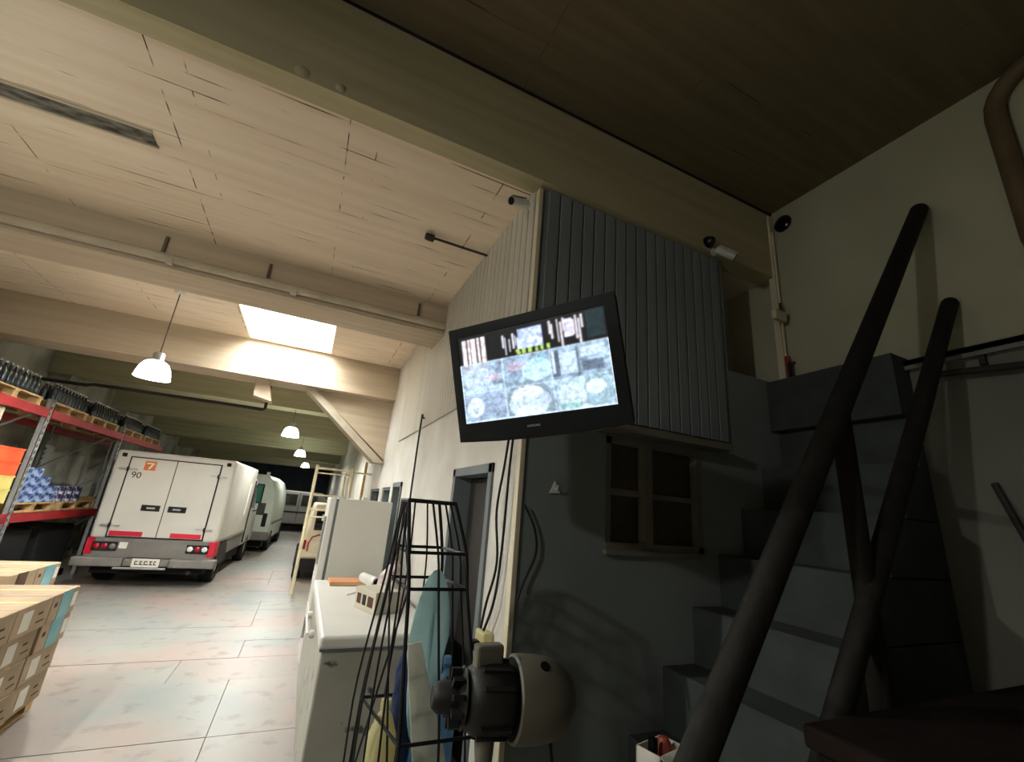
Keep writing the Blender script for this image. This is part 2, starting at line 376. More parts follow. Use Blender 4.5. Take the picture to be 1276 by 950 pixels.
# haunch of the second beam: sloping strut with a solid web against the office wall
hz = struct('trim_9', B().prism([(-.16, 3.5), (XW, 3.5), (XW, 2.42)], Matrix(((1, 0, 0, 0), (0, 0, 1, 8.2), (0, 1, 0, 0), (0, 0, 0, 1))), .22), M_BEAM, 'triangular concrete haunch bracing the beam to the office wall')
B().hexa([(-.34, 8.12, 3.5), (-.16, 8.12, 3.5), (-.16, 8.5, 3.5), (-.34, 8.5, 3.5), (1.0, 8.12, 2.36), (XW, 8.12, 2.36), (XW, 8.5, 2.36), (1.0, 8.5, 2.36)]).build('strut', M_PIPE, hz)
hl = struct('trim_10', B().hexa([(-1.08, 8.14, 3.22), (-.80, 8.14, 3.16), (-.80, 8.4, 3.16), (-1.08, 8.4, 3.22), (-1.10, 8.14, 3.5), (-.90, 8.14, 3.5), (-.90, 8.4, 3.5), (-1.10, 8.4, 3.5)]), M_BEAM, 'short concrete stub hanging under the beam behind the skylight')

# ------------------------------------------------------------------ walls
struct('wall_left', bx((XL-.2, YB, -.2), (XL, YE, ZD)), M_WALLL, 'stained grey plaster wall behind the pallet rack')
for i, (y, wd) in enumerate(((8.03, .42), (11.25, .4), (14.45, .4), (17.95, .4))):
    struct('trim_%d' % (11+i), bx((XL, y, 0), (XL+.35, y+wd, ZL-.01)), M_WALLL, 'plaster pier on the left wall under a roof beam, %s from the entrance' % ('nearest', 'second', 'third', 'fourth')[i])
struct('wall_back', bx((XL, YB-.2, -.2), (XR, YB, ZD)), M_WALLL)
struct('wall_right', bx((XR, YB, -.2), (XR+.2, YE, ZD+.1)), M_WALLC, 'dim cream plaster wall beside the stairs')
struct('wall_right_lower', bx((XR-.008, YB, 0), (XR, 2.3, 2.9)), M_LOWBAND, 'darker grey lower band of the wall right of the stairs')  # thin skin over the lower wall, darker grey than the wall above
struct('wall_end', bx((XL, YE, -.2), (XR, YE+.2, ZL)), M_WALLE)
# office side wall with door and openings
D1 = (2.89, 3.80, 2.03); D2 = (6.12, 6.75, 1.98); W1 = (7.05, 7.85, 1.5, 1.93); W2 = (8.15, 9.25, 1.5, 1.92)
T = .2
o = B()
def wseg(y0, y1, z0, z1): o.box((XW, y0, z0), (XW+T, y1, z1))
wseg(YD+.02, D1[0], 0, ZL); wseg(D1[0], D1[1], D1[2], ZL); wseg(D1[1], D2[0], 0, ZL); wseg(D2[0], D2[1], D2[2], ZL)
wseg(D2[1], W1[0], 0, ZL); wseg(W1[0], W1[1], 0, W1[2]); wseg(W1[0], W1[1], W1[3], ZL); wseg(W1[1], W2[0], 0, ZL)
wseg(W2[0], W2[1], 0, W2[2]); wseg(W2[0], W2[1], W2[3], ZL); wseg(W2[1], YE, 0, ZL)
wo = struct('wall_office_side', o, M_WALLW, 'off-white office wall along the aisle, grooved boards above')
PW = .105
pm = bx((-.022, .006, 0), (0, PW-.008, ZL-2.62-.002)).mesh('plank', bevel=.004, seg=1); pm.materials.append(M_PLANKW)
pms = bx((-.022, .006, 0), (0, PW-.008, 3.70-2.62)).mesh('plank', bevel=.004, seg=1); pms.materials.append(M_PLANKW)
y = YD+.06
while y < 6.9:
    inst(pms if (4.86 < y+PW and y < 5.44) else pm, 'plank', wo, (XW, y, 2.62))
    y += PW
bx((XW-.022, YD-.016, 0), (XW+.012, YD+.04, ZL-.05)).build('corner_post', M_CREAMW, wo, bevel=.004)
# office end wall (faces the stairs) with window and landing opening
WX0, WX1, WZ0, WZ1 = 1.83, 2.70, 1.52, 2.27
LX, LZ = 3.10, 3.02
o = B()
def eseg(x0, x1, z0, z1): o.box((x0, YD, z0), (x1, YD+T, z1))
o.box((XW+T, YD, 0), (WX0, YD+T, ZL)); eseg(WX0, WX1, 0, WZ0); eseg(WX0, WX1, WZ1, ZL); eseg(WX1, LX, 0, ZL); eseg(LX, XR, 0, LZ)
o.box((XW, YD, 0), (XW+T, YD+.02, ZL))
we = struct('wall_office_end', o, M_WALLG, 'dark grey office end wall with boards above and a window')
pg = bx((.006, -.02, 0), (PW-.008, 0, ZL-2.38-.04)).mesh('plank', bevel=.003, seg=1); pg.materials.append(M_PLANKG)
x = XW+.06
while x < LX-PW+.02:
    inst(pg, 'plank', we, (x, YD, 2.38)); x += PW
# landing behind the opening
ld = struct('floor_landing', bx((LX-.02, YD+T, LZ-.15), (XR, 4.6, LZ)), M_STEP, 'stair landing slab inside the upper opening')
struct('wall_landing', bx((LX-.2, 2.95, LZ), (XR, 3.05, ZL)), M_WALLC, 'cream partition inside the upper opening')
struct('wall_landing_side', bx((LX-.2, YD+T, LZ), (LX-.05, 2.95, ZL)), M_WALLC)
struct('trim_15', bx((3.36, 2.90, LZ), (3.43, 2.95, ZL-.12)), M_WINF, 'pale vertical batten on the landing partition')
struct('trim_16', B().box((XR-.07, YD-.09, 2.9), (XR-.01, YD-.03, ZD-.05)), M_CREAMW, 'cream vertical batten in the corner of the right wall')

# doors
d1 = thing('door_1', None, None, (XW, D1[0], 0), kind='structure'); d1['label'] = 'open office doorway with grey frame beside the black wire cage'
fr = B(); fr.box((XW-.02, D1[0], 0), (XW+.2, D1[0]+.07, D1[2])).box((XW-.02, D1[1]-.07, 0), (XW+.2, D1[1], D1[2])).box((XW-.02, D1[0], D1[2]-.07), (XW+.2, D1[1], D1[2]))
fr.build('door_frame', M_GREYF, d1, bevel=.004)
lf = bx((XW+.13, D1[0]+.08, .01), (XW+.17, D1[1]-.08, D1[2]-.08)).build('door_leaf', M_DOORD, d1, bevel=.003)
B().tube([(XW+.10, D1[0]+.16, 1.0), (XW+.10, D1[0]+.28, 1.0)], .01).build('door_handle', M_STEEL, lf)
d2 = thing('door_2', None, None, (XW, D2[0], 0), kind='structure'); d2['label'] = 'narrow grey doorway beyond the fridge'
fr = B(); fr.box((XW-.02, D2[0], 0), (XW+.2, D2[0]+.06, D2[2])).box((XW-.02, D2[1]-.06, 0), (XW+.2, D2[1], D2[2])).box((XW-.02, D2[0], D2[2]-.06), (XW+.2, D2[1], D2[2]))
fr.build('door_frame', M_GREYF, d2); bx((XW+.12, D2[0]+.07, .01), (XW+.16, D2[1]-.07, D2[2]-.07)).build('door_leaf', M_GREYF, d2)
for k, W in ((2, W1), (3, W2)):
    q = thing('window_%d' % k, None, None, (XW, W[0], W[2]), kind='structure'); q['label'] = 'small dark square window in the office wall, %s one' % ('nearer' if k == 2 else 'farther')
    fr = B(); fr.box((XW+.02, W[0], W[2]), (XW+.16, W[0]+.04, W[3])).box((XW+.02, W[1]-.04, W[2]), (XW+.16, W[1], W[3])).box((XW+.02, W[0], W[3]-.04), (XW+.16, W[1], W[3])).box((XW+.02, W[0], W[2]), (XW+.16, W[1], W[2]+.04))
    fr.build('window_frame', M_GREYF, q); bx((XW+.12, W[0]+.04, W[2]+.04), (XW+.13, W[1]-.04, W[3]-.04)).build('pane', M_GLASSD, q)
# end-wall window with brown panes, mullions and a projecting lintel board
q = thing('window_4', None, None, (WX0, YD, WZ0), kind='structure'); q['label'] = 'brown-paned wooden window under a projecting board in the grey wall'
fr = B()
fr.box((WX0, YD+.01, WZ0), (WX0+.05, YD+.12, WZ1)).box((WX1-.045, YD-.01, WZ0), (WX1, YD+.12, WZ1)).box((WX0, YD-.01, WZ0), (WX1, YD+.12, WZ0+.045)).box((WX0, YD+.01, WZ1-.05), (WX1, YD+.12, WZ1))
fr.build('window_frame', M_WINF, q)
bx((2.15, YD-.02, WZ0+.02), (2.22, YD+.12, WZ1)).build('mullion', M_WINF, q)
bx((WX0+.05, YD+.03, 1.87), (2.15, YD+.09, 1.915)).build('glazing_bar', M_WINF, q); bx((2.22, YD+.03, 1.87), (WX1-.04, YD+.09, 1.905)).build('glazing_bar', M_WINF, q)
for a, b_ in ((WX0+.05, 2.15), (2.22, WX1-.045)):
    for c, d in ((WZ0+.045, 1.87), (1.91, WZ1-.05)):
        bx((a, YD+.05, c), (b_, YD+.058, d)).build('pane', M_PANE, q)
bx((WX0-.1, YD-.16, WZ1+.01), (2.90, YD+.0, WZ1+.06)).build('lintel_board', M_WINF, q, bevel=.004)
bx((WX0-.02, YD-.04, WZ0-.03), (WX1+.04, YD+.0, WZ0)).build('window_sill', M_WINF, q, bevel=.004)

# ------------------------------------------------------------------ stairs (rise to the right along the grey end wall)
st = thing('staircase', None, None, (2.0, 1.5, 0), kind='structure'); st['label'] = 'steep concrete staircase rising to the right against the grey wall'
RIS, TRD, SX, SZ = .344, .278, 2.294, .834
ks = range(-2, 6)
steps = []
for k in ks:
    x0 = SX+k*TRD; z1 = SZ+k*RIS
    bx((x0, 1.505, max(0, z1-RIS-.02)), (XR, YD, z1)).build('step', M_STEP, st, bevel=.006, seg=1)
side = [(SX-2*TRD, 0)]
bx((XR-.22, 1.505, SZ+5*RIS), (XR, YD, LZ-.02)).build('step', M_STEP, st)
# ledge pipe and bracket on the right wall at landing level
lp = thing('wall_rail', 'pale steel rail running along the cream wall at landing height', 'rail', (XR-.03, 1.5, 2.9))
B().box((XR-.07, .2, 2.93), (XR-.01, 2.32, 2.97)).box((XR-.07, .2, 2.90), (XR-.055, 2.32, 2.97)).build('rail_bar', M_VANG, lp)
for yy in (.5, 1.1, 1.7, 2.2): bx((XR-.05, yy, 2.84), (XR, yy+.03, 2.93)).build('bracket', M_DARKP, lp)
B().tube([(XR-.10, 1.36, 2.82), (XR-.10, .2, 2.70)], .022).build('lower_bar', M_DARKP, lp)

# ------------------------------------------------------------------ pendant lamps
def lamp(loc, cz, watt, label, lz=.035):
    x, y, z = loc
    t = thing('pendant_lamp', label, 'lamp', (x, y, z), group='bell pendant lamps down the hall')
    B().lathe([(.0, cz-.03), (.06, cz-.03), (.07, cz-.005), (.07, cz)], Matrix.Translation((x, y, 0)), 16).build('canopy', M_WHITEP, t)
    B().tube([(x, y, z+.27), (x, y, cz-.02)], .006, 6).build('cord', M_DARKP, t)
    B().lathe([(0, z+.32), (.05, z+.315), (.062, z+.30), (.062, z+.23), (.072, z+.215), (.072, z+.195)], Matrix.Translation((x, y, 0)), 20).build('socket_cap', M_STEEL, t, smooth=True)
    prof = [(.068, z+.205), (.095, z+.198), (.128, z+.172), (.158, z+.115), (.176, z+.045), (.183, z+.0), (.192, z-.014), (.186, z-.014), (.177, z+.0), (.152, z+.110), (.123, z+.165), (.09, z+.190), (.068, z+.195)]
    B().lathe(prof, Matrix.Translation((x, y, 0)), 32).build('shade', M_BULB, t, smooth=True)
    B().lathe([(0, z+.085), (.025, z+.09), (.032, z+.105), (.025, z+.13), (.02, z+.145)], Matrix.Translation((x, y, 0)), 16).build('bulb', M_BULBIN, t, smooth=True)
    d = bpy.data.lights.new('lamp_light', 'POINT'); d.energy = watt*LAMP_W; d.color = (1, .98, .94); d.shadow_soft_size = .04 if lz > 0 else .07
    lo = bpy.data.objects.new('lamp_light', d); COL.objects.link(lo); lo.parent = t; lo.location = (0, 0, lz)
    return t
lamp((-1.98, 6.55, 2.95), ZL, 210, 'nearest bell pendant lamp hanging above the white box van')
lamp((-.56, 11.35, 3.0), ZL, 230, 'second bell pendant lamp, over the aisle beyond the skylight')
lamp((-.40, 17.2, 3.02), ZL, 150, 'third bell pendant lamp from the front, deeper in the hall')
lamp((-.22, 23.6, 3.0), ZL, 70, 'farthest and smallest glowing bell pendant lamp')
lamp((-2.42, 3.0, 3.0), ZL, 275, 'bell pendant lamp over the carton stacks, left of the picture')
lamp((-3.0, .3, 3.42), ZD, 135, 'bell pendant lamp over the entrance area, outside the picture', -.045)

# ------------------------------------------------------------------ pipes and ceiling things
cp = thing('conduit_pipe', 'long painted pipe clamped along the nearest roof beam', 'pipe', (-1, 4.82, 3.8))
B().tube([(XL, 4.83, 3.79), (XW-.03, 4.83, 3.81)], .046, 12).build('pipe', M_PIPE, cp, smooth=True)
for x in (-3.3, -1.72, -.80, .83): bx((x-.012, 4.872, 3.80), (x+.012, 4.90, 4.05)).build('hanger_strap', M_STRAP, cp)
for x in (-1.65, -.55): B().tube([(x, 4.83, 3.79), (x+.06, 4.83, 3.79)], .054, 12).build('coupling', M_PIPE, cp)
tp = thing('ceiling_stub_pipe', 'short dark pipe with a round end under the pale ceiling near the boards', 'pipe', (.9, 3.5, 4.05))
B().tube([(.62, 3.51, 4.075), (XW, 3.51, 4.075)], .012, 8).build('pipe', M_DARKP, tp)
B().lathe([(0, -.05), (.03, -.05), (.035, -.02), (.035, .03), (0, .045)], Matrix.Translation((.60, 3.51, 4.07)) @ Matrix.Rotation(R(90), 4, 'Y'), 14).build('end_cap', M_DARKP, tp, smooth=True)
ch = thing('ceiling_channel', 'dark stained steel channel let into the pale ceiling', 'channel', (-1.9, 3.45, ZL))
B().box((-4.2, 3.40, ZL-.012), (-1.5, 3.56, ZL)).build('plate', M_STAIN, ch)
B().box((-4.2, 3.39, ZL-.02), (-1.49, 3.405, ZL)).box((-4.2, 3.555, ZL-.02), (-1.49, 3.57, ZL)).build('flange', M_BEAM, ch)
tag(B().tube([(XL, 10.0, 3.27), (-3.9, 10.0, 3.27), (-3.8, 10.0, 3.30), (-1.1, 10.0, 3.30), (-1.06, 10, 3.33), (-1.06, 10, ZL)], .03, 10).build('hanging_pipe', M_DARKP, smooth=True), 'thin dark pipe hung across the hall above the box van', 'pipe')

# ------------------------------------------------------------------ television
ctr = Vector((.824, 1.66, 2.31)); tr_ = Vector((.614, -.784, .095)).normalized(); tu = Vector((-.258, -.083, .963)).normalized(); tn = tr_.cross(tu).normalized(); tu = tn.cross(tr_)
TM = Matrix(((tr_.x, tu.x, tn.x, ctr.x), (tr_.y, tu.y, tn.y, ctr.y), (tr_.z, tu.z, tn.z, ctr.z), (0, 0, 0, 1)))
tv = thing('television', 'black flat television showing security camera pictures, tilted on the wall corner', 'television', Mx=TM)
W, H = .828, .553
B().box((-W/2, -H/2, -.05), (W/2, H/2, -.004)).build('back_cover', M_BLACK, tv, bevel=.012, local=True)
SW0, SW1, SH0, SH1 = -W/2+.042, W/2-.05, -H/2+.085, H/2-.045
o = B()
o.box((-W/2, -H/2, -.004), (SW0, H/2, .008)).box((SW1, -H/2, -.004), (W/2, H/2, .008)).box((SW0, -H/2, -.004), (SW1, SH0, .008)).box((SW0, SH1, -.004), (SW1, H/2, .008))
bz = o.build('bezel', M_BLACK, tv, local=True)
# lower lip bulging down a little
B().prism([(-W/2, -H/2), (-W/4, -H/2-.012), (0, -H/2-.016), (W/4, -H/2-.012), (W/2, -H/2)], Matrix.Translation((0, 0, -.03)), .036).build('chin', M_BLACK, tv, local=True)
text_part('brand_lettering', 'SAMSUNG', .014, Matrix.Translation((-.02, -H/2+.04, .0085)), M_STEEL, bz, .0005)
def screen():
    nx, ny = 168, 108
    im = np.zeros((ny, nx, 3)); rng = np.random.default_rng(5)
    u = (np.arange(nx)+.5)/nx; v = (np.arange(ny)+.5)/ny; U, V = np.meshgrid(u, v)      # v from the top
    def nz(s, seed):
        r = np.random.default_rng(seed); g = r.random((int(s*ny/nx)+3, s+3)); gy = V*(g.shape[0]-2); gx = U*(g.shape[1]-2)
        y0 = gy.astype(int); x0 = gx.astype(int); fy = gy-y0; fx = gx-x0
        return g[y0, x0]*(1-fx)*(1-fy)+g[y0, x0+1]*fx*(1-fy)+g[y0+1, x0]*(1-fx)*fy+g[y0+1, x0+1]*fx*fy
    c1, c2 = .305, .63; r1 = .335; r2 = .665
    fine = nz(60, 1); mid = nz(24, 2); big = nz(9, 3)
    cells = (V > r1)
    base = .25+.55*mid+.35*(fine-.5)
    for k, t_ in enumerate((.62, .78, .95)): im[..., k] = np.where(cells, base*t_+.12*big, .012)
    def rect(a, b, c, d, col, mix=1., sh=0):
        m = (U+sh*V > a) & (U+sh*V < b) & (V > c) & (V < d)
        im[m] = im[m]*(1-mix)+np.array(col)*mix
    def ell(cx, cy, rx, ry, col, mix=1.):
        m = ((U-cx)/rx)**2+((V-cy)/ry)**2 < 1
        im[m] = im[m]*(1-mix)+np.array(col)*mix
    # upper row: pale streaks
    st_ = (np.sin(U*260)+np.sin(U*171+1)) > -.6
    m = (U > .03) & (U < .20) & (V > .05) & (V < .60) & st_; im[m] = im[m]*.15+np.array((.95, .86, .90))*(.75+.3*fine[m][:, None])*np.where(V[m] > r1, .6, 1)[:, None]
    for k, a in enumerate((.33, .345, .375, .40, .415, .43)): rect(a, a+.008, .08+.03*(k % 3), .22+.03*((k*7) % 4), (.85, .88, 1), .8)
    m = (U > .44) & (U < .60) & (V > .06) & (V < .27); im[m] = np.array((.55, .66, 1))*(.65+.7*fine[m][:, None])
    for k, a in enumerate((.65, .662, .70, .722, .738, .80, .815, .835, .852)): rect(a, a+.010, .04+.03*(k % 2), .18+.05*((k*5) % 4), (.92, .86, .95), .8)
    m = (U > .745) & (U < .80) & (V > .06) & (V < .24); im[m] = np.array((.75, .72, .95))*(.7+.5*fine[m][:, None])
    m = (U > .40) & (U < .64) & (V > .265) & (V < .325) & (np.sin(U*150)+2*fine > 1.1); im[m] = (.42, .62, .12)
    rect(.88, .99, .02, .30, (.02, .035, .04))
    # middle row
    ell(.12, .50, .13, .10, (.75, .88, 1), .5); ell(.24, .52, .05, .04, (.85, .45, .5), .5); rect(.0, .3, .60, .665, (.82, .95, 1), .45)
    ell(.54, .52, .10, .12, (.72, .98, 1), .75); ell(.40, .45, .07, .05, (.9, .6, .72), .5); ell(.57, .40, .05, .05, (.3, .55, .6), .5); rect(.34, .42, .52, .6, (.3, .36, .5), .5)
    rect(.635, .69, .36, .64, (.10, .11, .14), .9); rect(.69, .80, .40, .62, (.70, .78, .84), .85, .0); rect(.80, .81, .35, .66, (.14, .16, .2), .9)
    rect(.82, .97, .38, .47, (.72, .80, .88), .8); rect(.83, .95, .52, .62, (.12, .14, .18), .85); rect(.645, .66, .36, .6, (.9, .95, 1), .7)
    # bottom row
    rect(.0, .3, .67, .98, (.45, .50, .62), .45); ell(.085, .83, .06, .11, (.90, .96, .98), .85); ell(.085, .86, .025, .04, (.3, .36, .42), .6); rect(.16, .28, .70, .9, (.38, .42, .55), .4)
    ell(.47, .88, .17, .26, (.28, .33, .36), .8); ell(.46, .86, .13, .18, (.85, .93, .96), .75); ell(.46, .74, .10, .06, (.9, .94, .9), .7); ell(.56, .85, .05, .09, (.55, .6, .7), .7); ell(.47, .98, .08, .06, (.92, .97, 1), .8)
    rect(.65, .99, .68, .99, (.62, .78, .78), .5); ell(.73, .84, .07, .13, (.78, .84, .84), .7); rect(.665, .80, .93, .97, (.25, .5, .42), .7); ell(.90, .82, .09, .17, (.35, .48, .52), .7); ell(.89, .79, .06, .07, (.88, .97, .95), .8); rect(.80, .83, .68, .98, (.92, .98, 1), .6)
    for cc in (c1, c2): rect(cc, cc+.008, r1, 1, (.85, .95, 1), .7)
    rect(0, 1, r2, r2+.012, (.85, .95, 1), .6); rect(0, 1, r1, r1+.01, (.85, .9, 1), .6); rect(0, .008, r1, 1, (.9, .97, 1), .8); rect(.992, 1, r1, 1, (.9, .97, 1), .8); rect(0, 1, .985, 1, (.9, .97, 1), .7)
    for _ in range(2):
        p_ = np.pad(im, ((1, 1), (1, 1), (0, 0)), 'edge'); im = .5*im+.125*(p_[:-2, 1:-1]+p_[2:, 1:-1]+p_[1:-1, :-2]+p_[1:-1, 2:])
    tex = (.72+.56*nz(90, 8)+.5*(nz(45, 9)-.5))[..., None]
    im = np.where(cells[..., None], im*tex*np.array((.86, .97, 1.08)), im*(.8+.4*fine[..., None]))
    im = np.clip(im, .004, 1.0)
    vs_ = []; fs = []; cols = []
    for j in range(ny+1):
        for i in range(nx+1): vs_.append((SW0+(SW1-SW0)*i/nx, SH1-(SH1-SH0)*j/ny, .001))
    for j in range(ny):
        for i in range(nx): a = j*(nx+1)+i; fs.append((a, a+nx+1, a+nx+2, a+1)); cols.append(im[j, i])
    me = bpy.data.meshes.new('screen'); me.from_pydata(vs_, [], fs)
    ca = me.color_attributes.new('pic', 'FLOAT_COLOR', 'CORNER')
    arr = np.ones((len(fs)*4, 4), dtype=np.float32); arr[:, :3] = np.repeat(np.array(cols), 4, axis=0); ca.data.foreach_set('color', arr.ravel())
    m = bpy.data.materials.new('screen_picture'); m.use_nodes = True; b = m.node_tree.nodes['Principled BSDF']
    at = m.node_tree.nodes.new('ShaderNodeVertexColor'); at.layer_name = 'pic'
    b.inputs['Base Color'].default_value = (.004, .004, .006, 1); b.inputs['Roughness'].default_value = .35; b.inputs['Specular IOR Level'].default_value = .15
    m.node_tree.links.new(at.outputs[0], b.inputs['Emission Color']); b.inputs['Emission Strength'].default_value = 1.3
    me.materials.append(m); ob = bpy.data.objects.new('screen', me); COL.objects.link(ob); ob.parent = tv; MW[ob] = TM.copy()
    tag(ob, 'lit screen split into camera pictures')
screen()
bk = Vector((XW-.02, YD-.05, 2.42))
aw = ctr-tn*.05
arm = B(); arm.tube([aw, aw-tn*.10, bk+Vector((-.12, -.2, 0)), bk], .018, 8); arm.build('wall_arm', M_BLACKM, tv, smooth=True)
B().box((XW-.045, YD-.07, 2.30), (XW-.03, YD+.05, 2.55)).build('wall_plate', M_BLACKM, tv)

# cables down the corner to the socket box
cbl = [[(XW-.10, YD-.02, 2.28), (XW-.05, 2.60, 2.0), (XW-.045, 2.68, 1.7), (XW-.04, 2.62, 1.4), (XW-.045, 2.72, 1.15), (XW-.05, 2.76, 1.005)],
       [(XW-.08, YD-.04, 2.30), (XW-.045, 2.53, 2.0), (XW-.04, 2.56, 1.5), (XW-.045, 2.60, 1.2), (XW-.05, 2.71, 1.005)]]
def smooth_path(p, n=6):
    P = [Vector(q) for q in p]; out = []
    for i in range(len(P)-1):
        a, b_, c, d = P[max(i-1, 0)], P[i], P[i+1], P[min(i+2, len(P)-1)]
        for k in range(n):
            t = k/n; out.append(.5*((2*b_)+(c-a)*t+(2*a-5*b_+4*c-d)*t*t+(3*b_-a-3*c+d)*t**3))
    out.append(P[-1]); return out
for c, lb in zip(cbl, ('slack black cable swinging down beside the office door frame', 'straighter black cable running down the pale wall corner')):
    tag(B().tube(smooth_path(c), .008, 6).build('power_cable', M_BLACKM, smooth=True), lb, 'cable')
tag(B().tube(smooth_path([(XW+.02, YD-.035, 1.75), (XW+.10, YD-.03, 1.62), (XW+.12, YD-.03, 1.48), (XW+.05, YD-.03, 1.32), (XW+.01, YD-.04, 1.22)]), .007, 6).build('loose_cable', M_BLACKM, smooth=True), 'dark cable looped against the grey wall near the corner', 'cable')
sb = thing('socket_box', 'cream socket box with plugged cables low on the wall corner', 'socket', (XW-.06, 2.74, .85))
bx((XW-.07, 2.66, .84), (XW, 2.80, 1.0)).build('box', M_CREAM, sb, bevel=.012)
bx((XW-.12, 2.70, .90), (XW-.07, 2.76, .95)).build('plug', M_BLACK, sb, bevel=.006)
hk = thing('wall_hook', 'small pale hook fixed on the grey wall under the television', 'hook', (1.43, YD, 1.87))
B().prism([(-.035, -.035), (.04, -.03), (.0, .04)], Matrix(((1, 0, 0, 1.43), (0, 0, -1, YD), (0, 1, 0, 1.87), (0, 0, 0, 1))), .012).build('plate', M_WHITEP, hk)
B().tube([(1.43, YD, 1.87), (1.43, YD-.04, 1.86), (1.43, YD-.05, 1.885)], .007).build('hook', M_WHITEP, hk)

# ------------------------------------------------------------------ security cameras, vent hole, valve
def bullet_cam(base, d, label, wall):
    t = thing('security_camera', label, 'camera', base)
    d = Vector(d).normalized(); b0 = Vector(base); z = Vector((0, 0, 1)); s_ = d.cross(z).normalized(); u_ = s_.cross(d)
    h = b0+Vector(wall)*.09
    B().tube([b0, h], .013, 8).build('bracket', M_WHITEP, t)
    B().tube([b0, b0+Vector(wall)*.012], .035, 14).build('base_plate', M_WHITEP, t)
    B().tube([h-d*.06, h-d*.055, h+d*.10, h+d*.11], [.028, .034, .034, .030], 16).build('body', M_WHITEP, t, smooth=True)
    B().tube([h+d*.108, h+d*.118], .029, 16).build('lens', M_BLACK, t)
    q = B(); M = Matrix(((d.x, s_.x, u_.x, h.x), (d.y, s_.y, u_.y, h.y), (d.z, s_.z, u_.z, h.z), (0, 0, 0, 1))); q.box((-.05, -.028, .033), (.115, .028, .037), M); q.build('sun_hood', M_WHITEP, t)
bullet_cam((XW-.02, 2.56, 3.99), (-.75, -.25, -.35), 'white bullet security camera at the top of the board corner', (-1, 0, -.1))
bullet_cam((2.93, YF-.0, 4.10), (.85, -.45, -.45), 'white bullet security camera pointing right under the drop beam', (0, -1, -.6))
dm = thing('dome_camera', 'dark dome camera beside the bullet camera under the drop beam', 'camera', (2.86, YF, 4.16))
B().lathe([(.055, 0), (.055, .02), (.045, .025)], Matrix.Translation((2.86, YF, 4.17)) @ Matrix.Rotation(R(90), 4, 'X'), 18, True).build('base_ring', M_BLACK, dm, smooth=True)
B().lathe([(.045, .02), (.042, .045), (.028, .065), (.0, .072)], Matrix.Translation((2.86, YF, 4.17)) @ Matrix.Rotation(R(90), 4, 'X'), 18).build('dome', M_GLASSD, dm, smooth=True)
vh = thing('wall_vent', 'black round vent hole high on the cream wall by the corner', 'vent', (XR, 2.33, 4.72))
B().lathe([(.075, 0), (.085, .008), (.085, .02), (.07, .02), (.068, 0)], Matrix.Translation((XR, 2.26, 4.66)) @ Matrix.Rotation(R(-90), 4, 'Y'), 24).build('ring', M_BLACKM, vh)
B().lathe([(0, .002), (.07, .004)], Matrix.Translation((XR, 2.26, 4.66)) @ Matrix.Rotation(R(-90), 4, 'Y'), 24).build('opening', M_BLACK, vh)
B().lathe([(0, 0), (.012, .0), (.012, .02), (0, .026)], Matrix.Translation((XR-.005, 2.22, 4.62)) @ Matrix.Rotation(R(-90), 4, 'Y'), 10).build('lens', M_LAMPW, vh)
vl = thing('pipe_valve', 'small red valve on a thin pipe beside the upper opening', 'valve', (XR-.05, 2.36, 3.1))
B().tube([(XR-.04, 2.36, 3.0), (XR-.04, 2.36, 4.6)], .012, 8).build('pipe', M_CREAMW, vl)
B().tube([(XR-.05, 2.34, 3.05), (XR-.05, 2.34, 3.26)], .022, 10).build('valve_body', M_COPPER, vl)
B().tube([(XR-.13, 2.30, 3.18), (XR-.02, 2.30, 3.20)], .012, 8).build('handle', M_COPPER, vl)
B().tube([(XR-.10, 2.30, 3.02), (XR-.10, 2.30, 3.20)], .013, 8).build('lever', M_BLACKM, vl)
bxh = thing('junction_block', 'pale rough block hanging on the corner batten beside the opening', 'block', (XR-.1, 2.3, 3.6))
B().box((XR-.24, 2.28, 3.58), (XR-.075, 2.33, 3.68)).build('block', M_CREAMW, bxh, bevel=.015)
B().tube([(XR-.1, 2.32, 3.66), (XR-.1, 2.32, 3.78)], .01).build('hanger', M_DARKP, bxh)


# ------------------------------------------------------------------ stair railing, rod, frame, chest
rl = thing('stair_railing', 'thick dark timber handrail with a lower rail and posts along the stairs', 'railing', (2, 1.24, 0))
def bar(a, b, r, name, par, m=M_POLE, n=14):
    a, b = Vector(a), Vector(b); d = (b-a).normalized()
    return B().tube([a, a+d*.015, b-d*.015, b], [r*.88, r, r, r*.88], n).build(name, m, par, smooth=True)
bar((1.22, 1.212, .95), (3.74, 1.237, 4.10), .055, 'top_rail', rl)
bar((1.85, 1.24, .80), (3.76, 1.20, 3.32), .047, 'mid_rail', rl)
bar((1.27, 1.22, 0), (1.27, 1.22, 1.0), .055, 'post', rl)
bar((2.37, 1.25, 0), (2.37, 1.25, 2.36), .045, 'post', rl)
tag(B().tube([(XR-.03, 1.20, 2.10), (XR-.06, 1.10, 1.72), (XR-.06, 1.06, 1.5)], .018, 8).build('wall_rod', M_DARKP), 'short dark rod leaning on the wall right of the stairs', 'rod')
def rrect(y0, y1, z0, z1, r, n=6):
    P = []
    for cy, cz, a0 in ((y1-r, z1-r, 0), (y0+r, z1-r, 90), (y0+r, z0+r, 180), (y1-r, z0+r, 270)):
        for k in range(n+1): a = R(a0+90*k/n); P.append((cy+r*math.cos(a), cz+r*math.sin(a)))
    return P
wf = thing('wall_frame', 'brown frame with rounded corners hung high on the right wall', 'frame', (XR, .3, 3.6))
B().tube([(XR-.06, y_, z_) for y_, z_ in rrect(-.35, .76, 3.3, 4.80, .28)], .055, 10, closed=True).build('hoop', M_FRAMEB, wf, smooth=True)
B().box((XR-.02, -.30, 3.36), (XR-.012, .70, 4.74)).build('panel', M_WALLC, wf)
